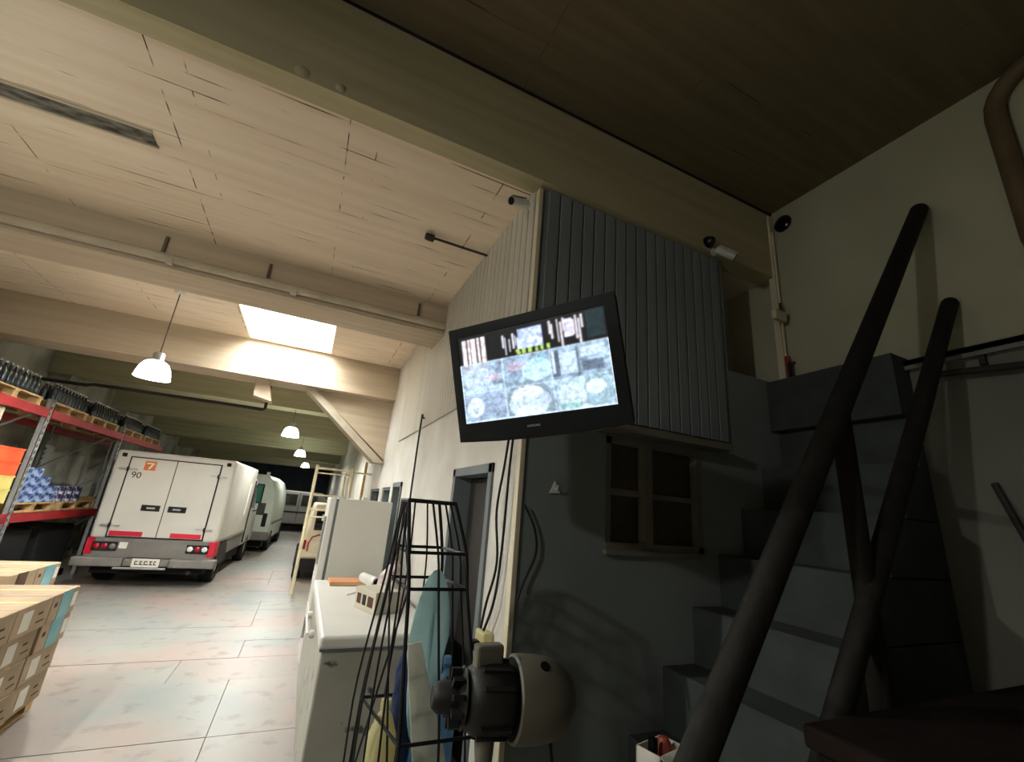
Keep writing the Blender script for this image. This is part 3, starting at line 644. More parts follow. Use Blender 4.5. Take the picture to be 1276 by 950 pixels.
cst = thing('wooden_chest', 'dark brown wooden chest at the foot of the stairs, lower right', 'chest', (2.3, .75, 0))
bx((1.55, .45, .02), (3.3, 1.02, 1.08)).build('body', M_WOODD, cst, bevel=.01)
bx((1.53, .43, 1.085), (3.32, 1.04, 1.15)).build('lid', M_WOODD, cst, bevel=.012)
for zz in (.3, .6, .9): bx((1.60, 1.02, zz-.09), (3.25, 1.03, zz+.14)).build('board', M_WOODD, cst)
# small box with a red thing on the second visible step
sbx = thing('open_box', 'small white open carton standing on a lower stair step', 'box', (1.9, 2.05, .49), R(14))
o = B(); o.box((-.11, -.07, 0), (.11, -.063, .13)).box((-.11, .063, 0), (.11, .07, .13)).box((-.11, -.07, 0), (-.103, .07, .13)).box((.103, -.07, 0), (.11, .07, .13)).box((-.11, -.07, 0), (.11, .07, .006)); o.build('carton', M_LABEL, sbx, local=True)
B().hexa([(-.11, -.07, .128), (.11, -.07, .128), (.11, -.13, .10), (-.11, -.13, .10), (-.11, -.07, .132), (.11, -.07, .132), (.11, -.13, .104), (-.11, -.13, .104)]).build('flap', M_LABEL, sbx, local=True)
rb = thing('red_bulb_holder', 'small red and black fitting lying in the white carton', 'fitting', (1.93, 2.06, .50))
B().lathe([(0, 0), (.04, 0), (.045, .05), (.04, .12), (.022, .15), (0, .155)], Matrix.Translation((1.93, 2.06, .5)), 14).build('body', M_COPPER, rb, smooth=True)
B().tube([(1.84, 2.04, .60), (1.84, 2.04, .66)], .025, 10).build('cap', M_BLACK, rb)

# ------------------------------------------------------------------ wire display cage with its contents
cg = thing('wire_cage', 'tall tapered black wire display cage in front of the office door', 'cage', (.6, 2.0, 0))
def lerp(t, tab):
    for (a, va), (b_, vb) in zip(tab, tab[1:]):
        if a >= t >= b_: return tuple(p+(q_-p)*((a-t)/(a-b_)) for p, q_ in zip(va, vb))
    return tab[-1][1]
#        z      near-left x, near-right x, far-left x, far-right x, near y, far y
TAB = [(1.72, (.385, .578, .395, .560, 1.80, 1.98)), (1.52, (.412, .650, .405, .62, 1.80, 2.05)), (1.388, (.432, .668, .41, .645, 1.80, 2.09)), (.88, (.472, .765, .395, .72, 1.80, 2.24)), (0.0, (.50, .86, .40, .80, 1.78, 2.36))]
def corner(z):
    a, b_, c, d, n_, f_ = lerp(z, TAB); return [Vector((a, n_, z)), Vector((b_, n_, z)), Vector((d, f_, z)), Vector((c, f_, z))]
for zz, r in ((1.715, .009), (1.52, .007), (1.388, .007), (.88, .007), (.45, .007), (.03, .009)):
    P = corner(zz); B().tube([P[0], P[1], P[2], P[3]], r, 6, closed=True).build('ring', M_WIRE, cg)
zs = [1.72, 1.52, 1.388, 1.15, .88, .5, 0.0]
def edgebar(i, j, t, r=.005, bow=0):
    path = []
    for z in zs:
        P = corner(z); p = P[i].lerp(P[j], t)
        if bow: c = (P[0]+P[2])/2; p = p+(p-c).normalized()*bow*math.sin(math.pi*(1.72-z)/1.72)
        path.append(p)
    B().tube(smooth_path(path, 3), r, 6).build('bar', M_WIRE, cg, smooth=True)
for i, j in ((0, 1), (1, 2), (2, 3), (3, 0)): edgebar(i, j, 0, .0075)
edgebar(0, 1, .5); edgebar(2, 3, .33, .004, .02); edgebar(2, 3, .66, .004, .02)
for t in (.3, .6): edgebar(1, 2, t, .0045, .015)
for t in (.25, .5, .75): edgebar(3, 0, t, .0045, .035)
edgebar(3, 0, .12, .0045, .06)
for (za, zb_) in ((1.715, 1.40), (1.39, .5)):      # crossing side braces
    A_, C_ = corner(za), corner(zb_); B().tube([A_[0], C_[3]], .0045, 6).build('brace', M_WIRE, cg); B().tube([A_[3], C_[0]], .0045, 6).build('brace', M_WIRE, cg)
P = corner(.45); sh = B()
for k in range(7): sh.tube([P[0].lerp(P[1], k/6), P[3].lerp(P[2], k/6)], .004, 6)
sh.build('shelf_grid', M_WIRE, cg)
def plate(name, outline, M, d, m, label, cat, bend=0):
    t = thing(name, label, cat, M.translation)
    b = B(); b.prism(outline, M, d)
    o_ = b.build('panel', m, t, bevel=d*.25, seg=1); return t
oval = [(.085*math.cos(a)*(1 if math.sin(a) > 0 else .82), .34*math.sin(a)+.0) for a in [2*math.pi*k/28 for k in range(28)]]
def facing(x, y, z, rz=0, lean=0, spin=0):
    return Matrix.Translation((x, y, z)) @ Matrix.Rotation(R(rz), 4, 'Z') @ Matrix.Rotation(R(90+lean), 4, 'X') @ Matrix.Rotation(R(spin), 4, 'Z')
tl = plate('fan_blade', oval, facing(.60, 2.02, 1.10, -10, 6, 0), .012, M_TEAL, 'large oval teal plastic blade standing in the wire cage', 'blade')
B().tube([(.60, 2.0, 1.40), (.60, 1.985, .80)], .008, 6).build('rib', M_TEAL, tl)
wp = thing('curved_panel', 'long curved white plastic strip leaning in the wire cage', 'panel', (.6, 1.9, .46))
pts = [(.515, 1.17), (.545, 1.05), (.585, .92), (.625, .78), (.655, .62), (.675, .47)]
o = B()
for k, ((xa, za), (xb, zb_)) in enumerate(zip(pts, pts[1:])):
    w1 = .03+.012*k; w2 = .03+.012*(k+1)
    o.hexa([(xa-w1, 1.90, za), (xa+w1, 1.93, za), (xa+w1, 1.945, za), (xa-w1, 1.915, za), (xb-w2, 1.90, zb_), (xb+w2, 1.93, zb_), (xb+w2, 1.945, zb_), (xb-w2, 1.915, zb_)])
o.build('strip', M_WPT, wp)
def jug(loc, r, h, m, label, mc=None):
    x, y_, z = loc; t = thing('jug' if m is M_CREAM else 'water_bottle', label, 'bottle', loc)
    B().lathe([(0, 0), (r*.9, 0), (r, .02), (r, h*.62), (r*.92, h*.74), (r*.5, h*.88), (r*.3, h*.92), (r*.3, h*.96)], Matrix.Translation(loc), 20).build('body', m, t, smooth=True)
    B().lathe([(0, h), (r*.34, h), (r*.36, h*.95), (r*.36, h*.93)], Matrix.Translation(loc), 14).build('cap', mc or M_BLUE, t, smooth=True)
    return t
jug((.47, 2.08, .455), .062, .47, M_CREAM, 'cream plastic jug at the bottom left of the wire cage', M_CREAM)
jug((.71, 2.06, .455), .055, .62, M_BLUE, 'tall pale blue plastic bottle on the right in the wire cage')
jug((.655, 2.16, .455), .06, .80, M_BLUE, 'taller pale blue plastic bottle behind the teal blade')
nb = thing('navy_bag', 'crumpled navy plastic bag stuffed behind the white strip in the cage', 'bag', (.5, 2.02, .46))
rr = random.Random(3); pr_ = []
for k in range(9): pr_.append((.028+.03*math.sin(math.pi*k/8)+rr.uniform(-.008, .008), .0+.62*k/8))
o = B(); o.lathe([(.0, 0)]+pr_+[(0, .63)], Matrix.Translation((.555, 2.16, .46)), 11); ob = o.build('bag', M_NAVY, nb, smooth=True)
tag(B().tube(smooth_path([(1.13, 5.20, 0), (1.12, 5.20, 1.5), (1.12, 5.20, 2.66), (1.13, 5.17, 2.71), (1.15, 5.17, 2.71)], 6), .011, 8).build('thin_rod', M_WIRE, smooth=True), 'long thin black rod with a hooked tip standing against the office wall', 'rod')

# ------------------------------------------------------------------ fan motor on its stand
fn = thing('pedestal_fan', 'old grey fan motor with a dome cover on a stand beside the cage', 'fan', (.70, 1.55, 0))
ax = Matrix.Translation((.70, 1.55, 1.10)) @ Matrix.Rotation(R(92), 4, 'Y') @ Matrix.Rotation(R(8), 4, 'X')
B().lathe([(.118, .07), (.128, .075), (.130, .10), (.129, .15), (.122, .20), (.105, .245), (.075, .28), (.035, .298), (0, .302)], ax, 36).build('dome_cover', M_FANG, fn, smooth=True)
B().lathe([(0, .079), (.05, .078), (.118, .072)], ax, 24).build('cover_back', M_FANB, fn)
mt = B().lathe([(0, -.10), (.05, -.10), (.085, -.085), (.105, -.05), (.108, 0), (.105, .05), (.09, .072)], ax, 28).build('motor', M_FANB, fn, smooth=True)
for k in range(11):
    a = R(-60+k*30); M = ax @ Matrix.Rotation(a, 4, 'Z'); bx((.10, -.007, -.05), (.114, .007, .05)).build('cooling_fin', M_FANB, mt).data.transform(MW[mt].inverted() @ M @ MW[mt]) if False else B().box((.10, -.006, -.05), (.116, .006, .05), M).build('cooling_fin', M_FANB, mt)
B().lathe([(0, .0), (.017, .0), (.017, .004), (0, .004)], Matrix.Translation((.855, 1.55-.136*math.sin(R(38)), 1.10+.136*math.cos(R(38)))) @ Matrix.Rotation(R(38), 4, 'X'), 14).build('cover_hole', M_BLACK, fn)
hb = B().lathe([(0, -.20), (.03, -.20), (.045, -.18), (.05, -.12), (.09, -.10)], ax, 20).build('hub', M_FANB, fn, smooth=True)
for k in range(10):
    a = R(k*36); M = ax @ Matrix.Rotation(a, 4, 'Z'); B().box((.05, -.008, -.145), (.085, .008, -.11), M).build('hub_lug', M_FANB, hb)
B().box((.63, 1.53, 1.18), (.73, 1.58, 1.26)).build('switch_box', M_FANG, fn, bevel=.01)
B().tube([(.70, 1.57, 1.02), (.70, 1.57, .85), (.70, 1.57, .06)], [.035, .025, .022], 14).build('pole', M_FANG, fn, smooth=True)
B().lathe([(0, .0), (.20, 0), (.20, .02), (.14, .04), (.03, .06), (0, .06)], Matrix.Translation((.70, 1.57, 0)), 24).build('base', M_FANB, fn, smooth=True)
B().tube(smooth_path([(.93, 1.55, 1.0), (.96, 1.56, .8), (.95, 1.56, .4), (.85, 1.6, .02)]), .006, 6).build('cord', M_BLACKM, fn)

# ------------------------------------------------------------------ chest freezer and things on it
fz = thing('chest_freezer', 'dirty white chest freezer beside the aisle, topped with odds and ends', 'freezer', (.6, 4.0, 0))
def fz_mat():
    m = mat('freezer_smudged', '#a09f92', '#b2b1a4', rough=.45, scale=3); N = m.node_tree.nodes; L = m.node_tree.links; b = N['Principled BSDF']
    g = N.new('ShaderNodeNewGeometry'); n = N.new('ShaderNodeTexNoise'); n.inputs['Scale'].default_value = 7; n.inputs['Detail'].default_value = 3; L.new(g.outputs['Position'], n.inputs['Vector'])
    r = N.new('ShaderNodeValToRGB'); r.color_ramp.elements[0].position = .64; r.color_ramp.elements[1].position = .69; L.new(n.outputs['Fac'], r.inputs[0])
    mx = N.new('ShaderNodeMixRGB'); src = b.inputs['Base Color'].links[0].from_socket; L.new(src, mx.inputs[1]); mx.inputs[2].default_value = lin('#4a4a44'); L.new(r.outputs[0], mx.inputs[0]); L.new(mx.outputs[0], b.inputs['Base Color'])
    return m
bx((.27, 3.10, .06), (.98, 5.05, .82)).build('body', fz_mat(), fz, bevel=.012)
bx((.25, 3.08, .832), (.99, 5.06, .905)).build('lid', M_WHITE, fz, bevel=.02, seg=3)
bx((.26, 3.09, .82), (.98, 5.05, .834)).build('gasket', M_GREYF, fz)
bx((.30, 3.13, 0), (.95, 5.02, .06)).build('plinth', M_BLACKM, fz)
for yy in (3.95, 4.55):
    B().lathe([(0, 0), (.028, 0), (.03, .02), (.02, .035), (0, .036)], Matrix.Translation((.27, yy, .70)) @ Matrix.Rotation(R(-90), 4, 'Y'), 14).build('handle_boss', M_WHITEP, fz, smooth=True)
B().tube([(.225, 3.95, .70), (.225, 4.55, .70)], .012, 8).build('handle_bar', M_WHITEP, fz)
cb = thing('wooden_board', 'orange-brown wooden board lying at the back of the freezer lid', 'board', (.55, 4.85, .905))
bx((.38, 4.72, .905), (.72, 5.0, .94)).build('plank', mat('orange_wood', '#b5764f', '#c98a62', rough=.6, scale=3, stretch=(1, 8, 8)), cb, bevel=.004)
bx((.38, 4.715, .913), (.72, 4.722, .93)).build('edge_strip', M_WOOD, cb)
rl2 = thing('white_tube', 'short white plastic tube lying on the freezer, open end forward', 'tube', (.72, 4.4, .95))
o = B(); A_ = Vector((.66, 4.62, 1.0)); C_ = Vector((.74, 4.30, 1.0)); d = (C_-A_).normalized()
o.tube([A_, C_], .045, 18, caps=False).tube([A_, C_], .034, 18, caps=False); o.build('tube', M_WHITEP, rl2, smooth=True)
B().tube([C_-d*.03, C_-d*.028], .034, 16).build('bore', M_BLACK, rl2)
B().tube([(.70, 4.40, .945), (.60, 4.32, .93), (.50, 4.28, .912)], [.012, .01, .006], 8).build('spout', M_WHITEP, rl2)
B().tube([(.72, 4.34, .945), (.72, 4.30, .907)], .02, 8).build('foot', M_VANG, rl2)
pb = thing('printed_carton', 'small cream printed carton tilted on the freezer edge by the cage', 'carton', (.67, 3.75, .905), R(20))
bx((-.11, -.16, .0), (.11, .16, .15)).build('box', mat('cream_carton', '#bfb8a4', '#cdc6b3', rough=.8), pb, bevel=.005, local=True)
for k, (y0, y1) in enumerate(((-.13, -.05), (-.02, .03), (.06, .12))): bx((-.113, y0, .04), (-.1105, y1, .11)).build('print_mark', M_INK if k == 1 else M_BROWNT, pb, local=True)
bgb = thing('printed_bag', 'crumpled pinkish printed bag slumped behind the carton on the freezer', 'bag', (.82, 4.1, .905))
rr = random.Random(11); o = B(); n = 12; prof = [(0, 0), (.13, .0), (.15, .05), (.135, .12), (.10, .20), (.06, .27), (.03, .31), (0, .315)]
o.lathe(prof, Matrix.Translation((.83, 4.1, .905)), n); o.v = [(x_+rr.uniform(-.018, .018), y_+rr.uniform(-.018, .018), z_+(rr.uniform(-.012, .012) if z_ > .93 else 0)) for x_, y_, z_ in o.v]
ob = o.build('sack', M_CANV, bgb)
B().tube([(.83, 4.1, 1.19), (.83, 4.1, 1.235)], .02, 8).build('tie', M_COPPER, bgb)

# ------------------------------------------------------------------ fridge
fr_ = thing('fridge', 'tall white upright fridge with a beige side, standing behind the freezer', 'fridge', (.6, 5.7, 0))
bx((.37, 5.36, .05), (.96, 6.0, 1.70)).build('cabinet', M_FRSIDE, fr_, bevel=.008)
bx((.345, 5.37, .06), (.37, 5.99, 1.69)).build('gasket', M_GREYF, fr_)
dr = bx((.275, 5.36, .55), (.345, 6.0, 1.70)).build('door', M_WHITE, fr_, bevel=.014, seg=3)
dr2 = bx((.275, 5.36, .06), (.345, 6.0, .535)).build('door', M_WHITE, fr_, bevel=.014, seg=3)
bx((.25, 5.40, 1.0), (.275, 5.43, 1.5)).build('handle', M_STEEL, dr, bevel=.005); bx((.25, 5.40, .30), (.275, 5.43, .5)).build('handle', M_STEEL, dr2, bevel=.005)
bx((.30, 5.38, 1.70), (.42, 5.46, 1.72)).build('hinge_cap', M_WHITEP, fr_, bevel=.005)
for a in (.42, .85): bx((a, 5.4, 0), (a+.05, 5.45, .05)).build('foot', M_BLACK, fr_)
bx((.62, 5.40, 1.70), (.70, 5.52, 1.73)).build('top_cap', M_WHITEP, fr_, bevel=.008)

# ------------------------------------------------------------------ pale tube frame and cream utility van behind it
ff = thing('tube_frame', 'tall pale yellow tube frame standing in the aisle beyond the fridge', 'frame', (.5, 9.4, 0))
def pt(a, b, r=.026, nm='rail'): B().tube([a, b], r, 8).build(nm, M_CREAM2, ff, smooth=True)
pt((.13, 9.2, 0), (.13, 9.2, 2.28), .03, 'post'); pt((.78, 9.2, 0), (.78, 9.2, 2.28), .034, 'post'); pt((.70, 9.75, 0), (.70, 9.75, 2.2), .026, 'post'); pt((.13, 9.75, 0), (.13, 9.75, 1.75), .026, 'post')
pt((.13, 9.2, 2.22), (.78, 9.2, 2.22), .022); pt((.13, 9.2, 2.13), (.78, 9.2, 2.13), .012); pt((.13, 9.2, 1.46), (.78, 9.2, 1.46), .022); pt((.13, 9.2, 1.33), (.78, 9.2, 1.33), .016); pt((.78, 9.2, 2.2), (1.16, 9.2, 2.2), .016); pt((.13, 9.75, 1.72), (.70, 9.75, 1.72), .02)
pt((.13, 9.2, 1.46), (.13, 9.75, 1.46), .02); pt((.78, 9.2, 1.46), (.70, 9.75, 1.46), .02)
tag(B().box((1.02, 9.42, 0), (1.07, 9.47, 2.45)).build('timber_post', M_WOOD), 'slim pale timber standing against the office wall past the frame', 'post')

def wheel(par, x, y, z, r, wd, nm='wheel'):
    M = Matrix.Translation((x, y, z)) @ Matrix.Rotation(R(90), 4, 'Y')
    w_ = B().lathe([(r*.55, -wd/2), (r*.93, -wd/2), (r, -wd*.35), (r, wd*.35), (r*.93, wd/2), (r*.55, wd/2)], M, 24).build(nm, M_RUB, par, smooth=True, local=True)
    h = B().lathe([(0, -wd*.42), (r*.3, -wd*.44), (r*.56, -wd*.40), (r*.56, wd*.40), (r*.3, wd*.44), (0, wd*.42)], M, 20).build('hub', M_STEEL, w_, smooth=True, local=True)
uv_ = thing('utility_van', 'cream van parked along the office wall, rear window with a white sticker', 'van', (.62, 10.6, 0))
o = B(); o.hexa([(-.50, 0, .42), (.50, 0, .42), (.50, 2.6, .42), (-.50, 2.6, .42), (-.34, .12, 1.55), (.44, .12, 1.55), (.44, 2.5, 1.55), (-.34, 2.5, 1.55)]); o.build('body', M_CREAMW, uv_, bevel=.05, seg=3, local=True)
gl = B().box((-.29, -.012, 1.0), (.30, .02, 1.42)); gl.v = [(x_, y_+(z_-.42)*.1, z_) for x_, y_, z_ in gl.v]; gw = gl.build('rear_window', M_GLASSD, uv_, bevel=.008, local=True)
st2 = B().box((-.17, -.022, 1.20), (.04, -.012, 1.33)); st2.v = [(x_, y_+(z_-.42)*.1, z_) for x_, y_, z_ in st2.v]; st2.build('sticker', M_LABEL, gw, local=True)
arch = [(-.34, .0, .58), (-.34, .0, .74), (-.29, .0, .86), (-.17, .0, .91), (.05, .0, .91), (.17, .0, .86), (.22, .0, .74), (.22, .0, .58)]
B().tube([(x_, y_-.008+(z_-.42)*.1, z_) for x_, y_, z_ in arch], .016, 6).build('hatch_trim', M_COPPER, uv_, local=True)
bx((-.50, -.06, .46), (.50, .02, .56)).build('bumper', M_CREAMW, uv_, bevel=.015, local=True)
bx((-.48, .0, .20), (.48, 2.4, .42)).build('chassis', M_BLACKM, uv_, local=True)
for sx_ in (-.46, .46): wheel(uv_, sx_, .45, .27, .27, .16); wheel(uv_, sx_, 2.1, .27, .27, .16)
for sx_ in (-.43, .43): bx((sx_-.04, -.005, .62), (sx_+.04, .04, .80)).build('tail_light', M_LAMPRED, uv_, local=True)

# ------------------------------------------------------------------ white box van
bv = thing('box_van', 'white box van with two rear doors numbered 90, red strips and grey bumper', 'van', (-2.18, 9.80, 0), R(-2.5))
HW = .92
def L_(b, nm, m, par=bv, **k): return b.build(nm, m, par, local=True, **k)
L_(bx((-HW, 0, .74), (HW, 2.9, 2.22)), 'box_body', M_VANW, bevel=.05, seg=3)
L_(bx((-HW+.02, .02, .45), (HW-.02, 2.9, .745)), 'lower_body', M_VANG)
L_(bx((-HW+.01, -.012, .46), (HW-.01, .03, .76)), 'rear_panel', M_VANG, bevel=.01)
for s_ in (-1, 1):
    x0, x1 = (-.68, -.005) if s_ < 0 else (.005, .68)
    d_ = L_(bx((x0, -.022, .79), (x1, .01, 2.10)), 'rear_door', M_VANW, bevel=.006)
    for zz in (.96, 1.90):
        h_ = L_(B().box((s_*.58-.03, -.04, zz-.012), (s_*.78+.03, -.022, zz+.012)) if s_ > 0 else B().box((-.81, -.04, zz-.012), (-.55, -.022, zz+.012)), 'hinge', M_STEEL, d_)
        L_(B().tube([(s_*.685, -.04, zz-.035), (s_*.685, -.04, zz+.035)], .018, 10), 'hinge_pin', M_BLACKM, d_)
    lk = L_(bx((s_*.06 if s_ > 0 else -.33, -.034, 1.22), (.33 if s_ > 0 else -.06, -.02, 1.32)), 'lock_plate', M_BLACKM, d_, bevel=.004)
    L_(bx((s_*.19-.06, -.046, 1.255), (s_*.19+.06, -.032, 1.285)), 'lock_handle', M_STEEL, lk, bevel=.003)
    L_(bx((s_*.66 if s_ < 0 else .20, -.03, .80), (-.20 if s_ < 0 else .66, -.02, .875)), 'red_strip', M_VANRED, d_)
    if s_ < 0:
        lb = L_(bx((-.47, -.026, 1.90), (-.30, -.021, 2.06)), 'orange_sticker', M_ORANGE, d_)
        L_(B().box((-.44, -.030, 2.01), (-.33, -.0255, 2.03)).hexa([(-.41, -.030, 1.92), (-.38, -.030, 1.92), (-.38, -.0255, 1.92), (-.41, -.0255, 1.92), (-.36, -.030, 2.02), (-.33, -.030, 2.02), (-.33, -.0255, 2.02), (-.36, -.0255, 2.02)]), 'sticker_mark', M_LABEL, lb)
        text_part('door_number', '90', .15, Matrix.Translation((-.545, -.0235, 1.80)) @ Matrix.Rotation(R(90), 4, 'X'), M_INK, d_, .001)
gs = B().box((-.70, -.0185, .775), (-.68, .0, 2.115)).box((.68, -.0185, .775), (.70, .0, 2.115)).box((-.70, -.0185, 2.10), (.70, .0, 2.118)).box((-.70, -.0185, .772), (.70, .0, .79)).box((-.006, -.018, .79), (.006, 0, 2.1))
L_(gs, 'door_seal', M_BLACKM)
for s_ in (-1, 1):
    L_(bx((s_*.80-.035, -.02, 2.10), (s_*.80+.035, .0, 2.165)), 'marker_light', M_BLACKM, bevel=.008)
    L_(bx((s_*(HW-.055)-.055, -.02, .50), (s_*(HW-.055)+.055, .30, .76)), 'red_corner', M_VANRED, bevel=.01)
    c = L_(bx((s_*.66-.17, -.035, .56), (s_*.66+.17, -.01, .70)), 'tail_lamp', M_BLACKM, bevel=.01)
    for k, m_ in enumerate((M_LAMPW if s_ > 0 else M_VANG, M_LAMPRED, M_LAMPW if s_ > 0 else M_LAMPRED)):
        xx = s_*.66+(-.11, 0, .11)[k]*(1 if s_ > 0 else -1)
        L_(B().lathe([(0, .012), (.035, .010), (.046, 0)], Matrix.Translation((xx, -.034, .63)) @ Matrix.Rotation(R(90), 4, 'X'), 16), 'lens', m_, c, smooth=True)
L_(bx((-.47, -.018, .60), (-.36, -.011, .70)), 'paper_sticker', M_LABEL)
bp = L_(B().box((-1.0, -.16, .33), (-.32, .05, .47)).box((.32, -.16, .33), (1.0, .05, .47)).box((-.32, -.13, .34), (.32, .05, .45)), 'bumper', M_VANG, bevel=.018)
pl_ = L_(bx((-.19, -.148, .335), (.19, -.138, .465)), 'number_plate', M_LABEL, bp)
for k, (a, w_) in enumerate(((-.15, .05), (-.085, .05), (-.02, .06), (.055, .05), (.115, .04))): L_(B().box((a, -.150, .37), (a+w_, -.1475, .385)).box((a+.01*(k % 2), -.150, .37), (a+.012+.01*(k % 2), -.1475, .43)).box((a, -.150, .415), (a+w_*.8, -.1475, .43)), 'plate_character', M_INK, pl_)
L_(bx((-.42, -.18, .30), (.30, -.13, .33)), 'step_bar', M_STEEL, bevel=.006)
L_(B().tube([(.62, -.06, .25), (.62, .6, .25)], .035, 12), 'exhaust', M_DARKP)
L_(bx((-.80, .1, .20), (.80, 4.3, .46)), 'chassis', M_BLACKM)
L_(bx((-HW-.004, .3, .75), (-HW+.01, 2.85, .80)), 'side_trim', M_STEEL); L_(bx((HW-.01, .3, .75), (HW+.006, 2.85, .80)), 'side_trim', M_STEEL)
for s_ in (-1, 1):
    wheel(bv, s_*.78, .72, .31, .31, .22); wheel(bv, s_*.80, 3.75, .31, .31, .2)
    L_(B().prism([(-.48, 0), (.48, 0), (.40, .30), (.22, .42), (-.22, .42), (-.40, .30)], Matrix(((0, 0, 1, s_*(HW-.015)), (1, 0, 0, .72), (0, 1, 0, .31), (0, 0, 0, 1))), .012*s_), 'wheel_arch', M_BLACKM)
cabp = [(2.9, .42), (2.9, 2.02), (3.35, 1.98), (3.95, 1.30), (4.45, 1.12), (4.55, .60), (4.5, .42)]
L_(B().prism(cabp, Matrix(((0, 0, 1, -.90), (1, 0, 0, 0), (0, 1, 0, 0), (0, 0, 0, 1))), 1.80), 'cab', M_VANW, bevel=.04)
for s_ in (-1, 1):
    L_(B().prism([(3.05, 1.30), (3.05, 1.85), (3.32, 1.85), (3.80, 1.30)], Matrix(((0, 0, 1, s_*.895), (1, 0, 0, 0), (0, 1, 0, 0), (0, 0, 0, 1))), .02*s_), 'side_window', M_GLASSD)
    mi = L_(bx((s_*1.08-.09, 3.60, 1.12), (s_*1.08+.09, 3.68, 1.42)), 'mirror', M_BLACKM, bevel=.02)
    L_(B().tube([(s_*.9, 3.62, 1.2), (s_*1.05, 3.63, 1.25)], .015, 8), 'mirror_arm', M_BLACKM, mi)
    L_(bx((s_*.91-.02, 2.96, .50), (s_*.91+.02, 2.99, 1.95)), 'door_gap', M_BLACKM)
bb = L_(B().prism([(-.1, 0), (.1, 0), (.06, .7), (-.06, .7)], Matrix(((0, 0, 1, HW), (1, 0, 0, 2.3), (0, 1, 0, 1.15), (0, 0, 0, 1))), .008), 'side_lettering_panel', M_LABEL)

# ------------------------------------------------------------------ high-roof van and the dark van behind
hv = thing('high_roof_van', 'pale green-white high-roof van with a green rear window, behind the box van', 'van', (-1.72, 15.2, 0), R(-3))
def V_(b, nm, m, par=hv, **k): return b.build(nm, m, par, local=True, **k)
sec = [(-.95, .35), (.95, .35), (.99, .80), (.98, 1.30), (.93, 1.75), (.82, 2.05), (.62, 2.20), (-.62, 2.20), (-.82, 2.05), (-.93, 1.75), (-.98, 1.30), (-.99, .80)]
b = B(); n = len(sec); rings = [(0.0, .97), (.06, 1.0), (3.4, 1.0), (4.0, .93), (4.6, .80)]
vv = []; ff_ = []
for yy, sc in rings:
    vv += [(x_*sc, yy, .35+(z_-.35)*(sc if yy < 3.5 else (sc if z_ > 1.2 else 1))*(1 if yy < 4.5 else (.58 if z_ > 1.0 else 1))) for x_, z_ in sec]
for i in range(len(rings)-1):
    for j in range(n): ff_.append((i*n+j, i*n+(j+1) % n, (i+1)*n+(j+1) % n, (i+1)*n+j))
ff_ += [tuple(range(n-1, -1, -1)), tuple(range((len(rings)-1)*n, len(rings)*n))]
V_(b.add(vv, ff_), 'body', mat('van_mint', '#b9c4b6', '#c7d0c2', rough=.3), smooth=True)
for a, b_ in ((-.78, -.12), (.10, .62)):
    w_ = V_(bx((a, -.02, 1.36), (b_, .02, 1.92)), 'rear_window', M_BLACKM, bevel=.02); V_(bx((a+.04, -.026, 1.40), (b_-.04, -.01, 1.88)), 'glass', M_GLASSG, w_)
V_(bx((-.008, -.012, .5), (.008, .03, 2.1)), 'door_gap', M_BLACKM)
V_(bx((-1.0, -.16, .35), (1.0, .05, .58)), 'bumper', M_VANG, bevel=.03)
for s_ in (-1, 1):
    V_(bx((s_*.80-.06, -.02, .72), (s_*.80+.06, .03, 1.10)), 'tail_light', M_BLACKM, bevel=.02)
    wheel(hv, s_*.86, .9, .33, .33, .22); wheel(hv, s_*.86, 3.7, .33, .33, .22)
    V_(bx((s_*.985-.012, .1, .78), (s_*.985+.012, 3.3, .86)), 'side_strip', M_VANG)
V_(B().lathe([(0, .03), (.07, .025), (.08, 0)], Matrix.Translation((.42, -.0, 1.05)) @ Matrix.Rotation(R(90), 4, 'X'), 16), 'lock_disc', M_BLACKM)
V_(B().tube([(.62, .1, 2.20), (.62, .1, 2.28)], .05, 10), 'roof_lamp', M_LAMPW)
V_(bx((-.85, .1, .15), (.85, 4.3, .37)), 'chassis', M_BLACKM)

dv = thing('dim_van', 'dim grey van parked sideways at the dark far end of the aisle', 'van', (-.35, 24.0, 0), R(3))
def D_(b, nm, m, par=dv, **k): return b.build(nm, m, par, local=True, **k)
D_(B().prism([(-2.2, .35), (2.0, .35), (2.1, .9), (1.7, 1.15), (1.2, 1.85), (-2.1, 1.9), (-2.25, 1.2)], Matrix(((1, 0, 0, 0), (0, 0, 1, 0), (0, 1, 0, 0), (0, 0, 0, 1))), 1.7), 'body', mat('van_dim', '#8f8d8a', '#a09e9a', rough=.4), bevel=.06)
for a, b_ in ((-1.9, -.9), (-.75, .1), (.3, .95)): D_(bx((a, -.015, 1.2), (b_, .01, 1.7)), 'side_window', M_GLASSD, bevel=.006)
for a in (-.82, .2, 1.0): D_(bx((a-.01, -.02, .45), (a+.01, .01, 1.8)), 'door_gap', M_BLACKM)
D_(bx((-2.1, -.012, .86), (1.9, .01, .92)), 'trim_strip', M_BLACKM)
for a in (-1.4, 1.2):
    M = Matrix.Translation((a, .1, .32)) @ Matrix.Rotation(R(90), 4, 'X')
    D_(B().lathe([(0, -.1), (.18, -.11), (.32, -.1), (.32, .1), (.18, .11), (0, .1)], M, 20), 'wheel', M_RUB, smooth=True)
    D_(B().lathe([(0, -.1), (.18, -.11), (.32, -.1), (.32, .1), (.18, .11), (0, .1)], Matrix.Translation((0, 1.5, 0)) @ M, 20), 'wheel', M_RUB, smooth=True)

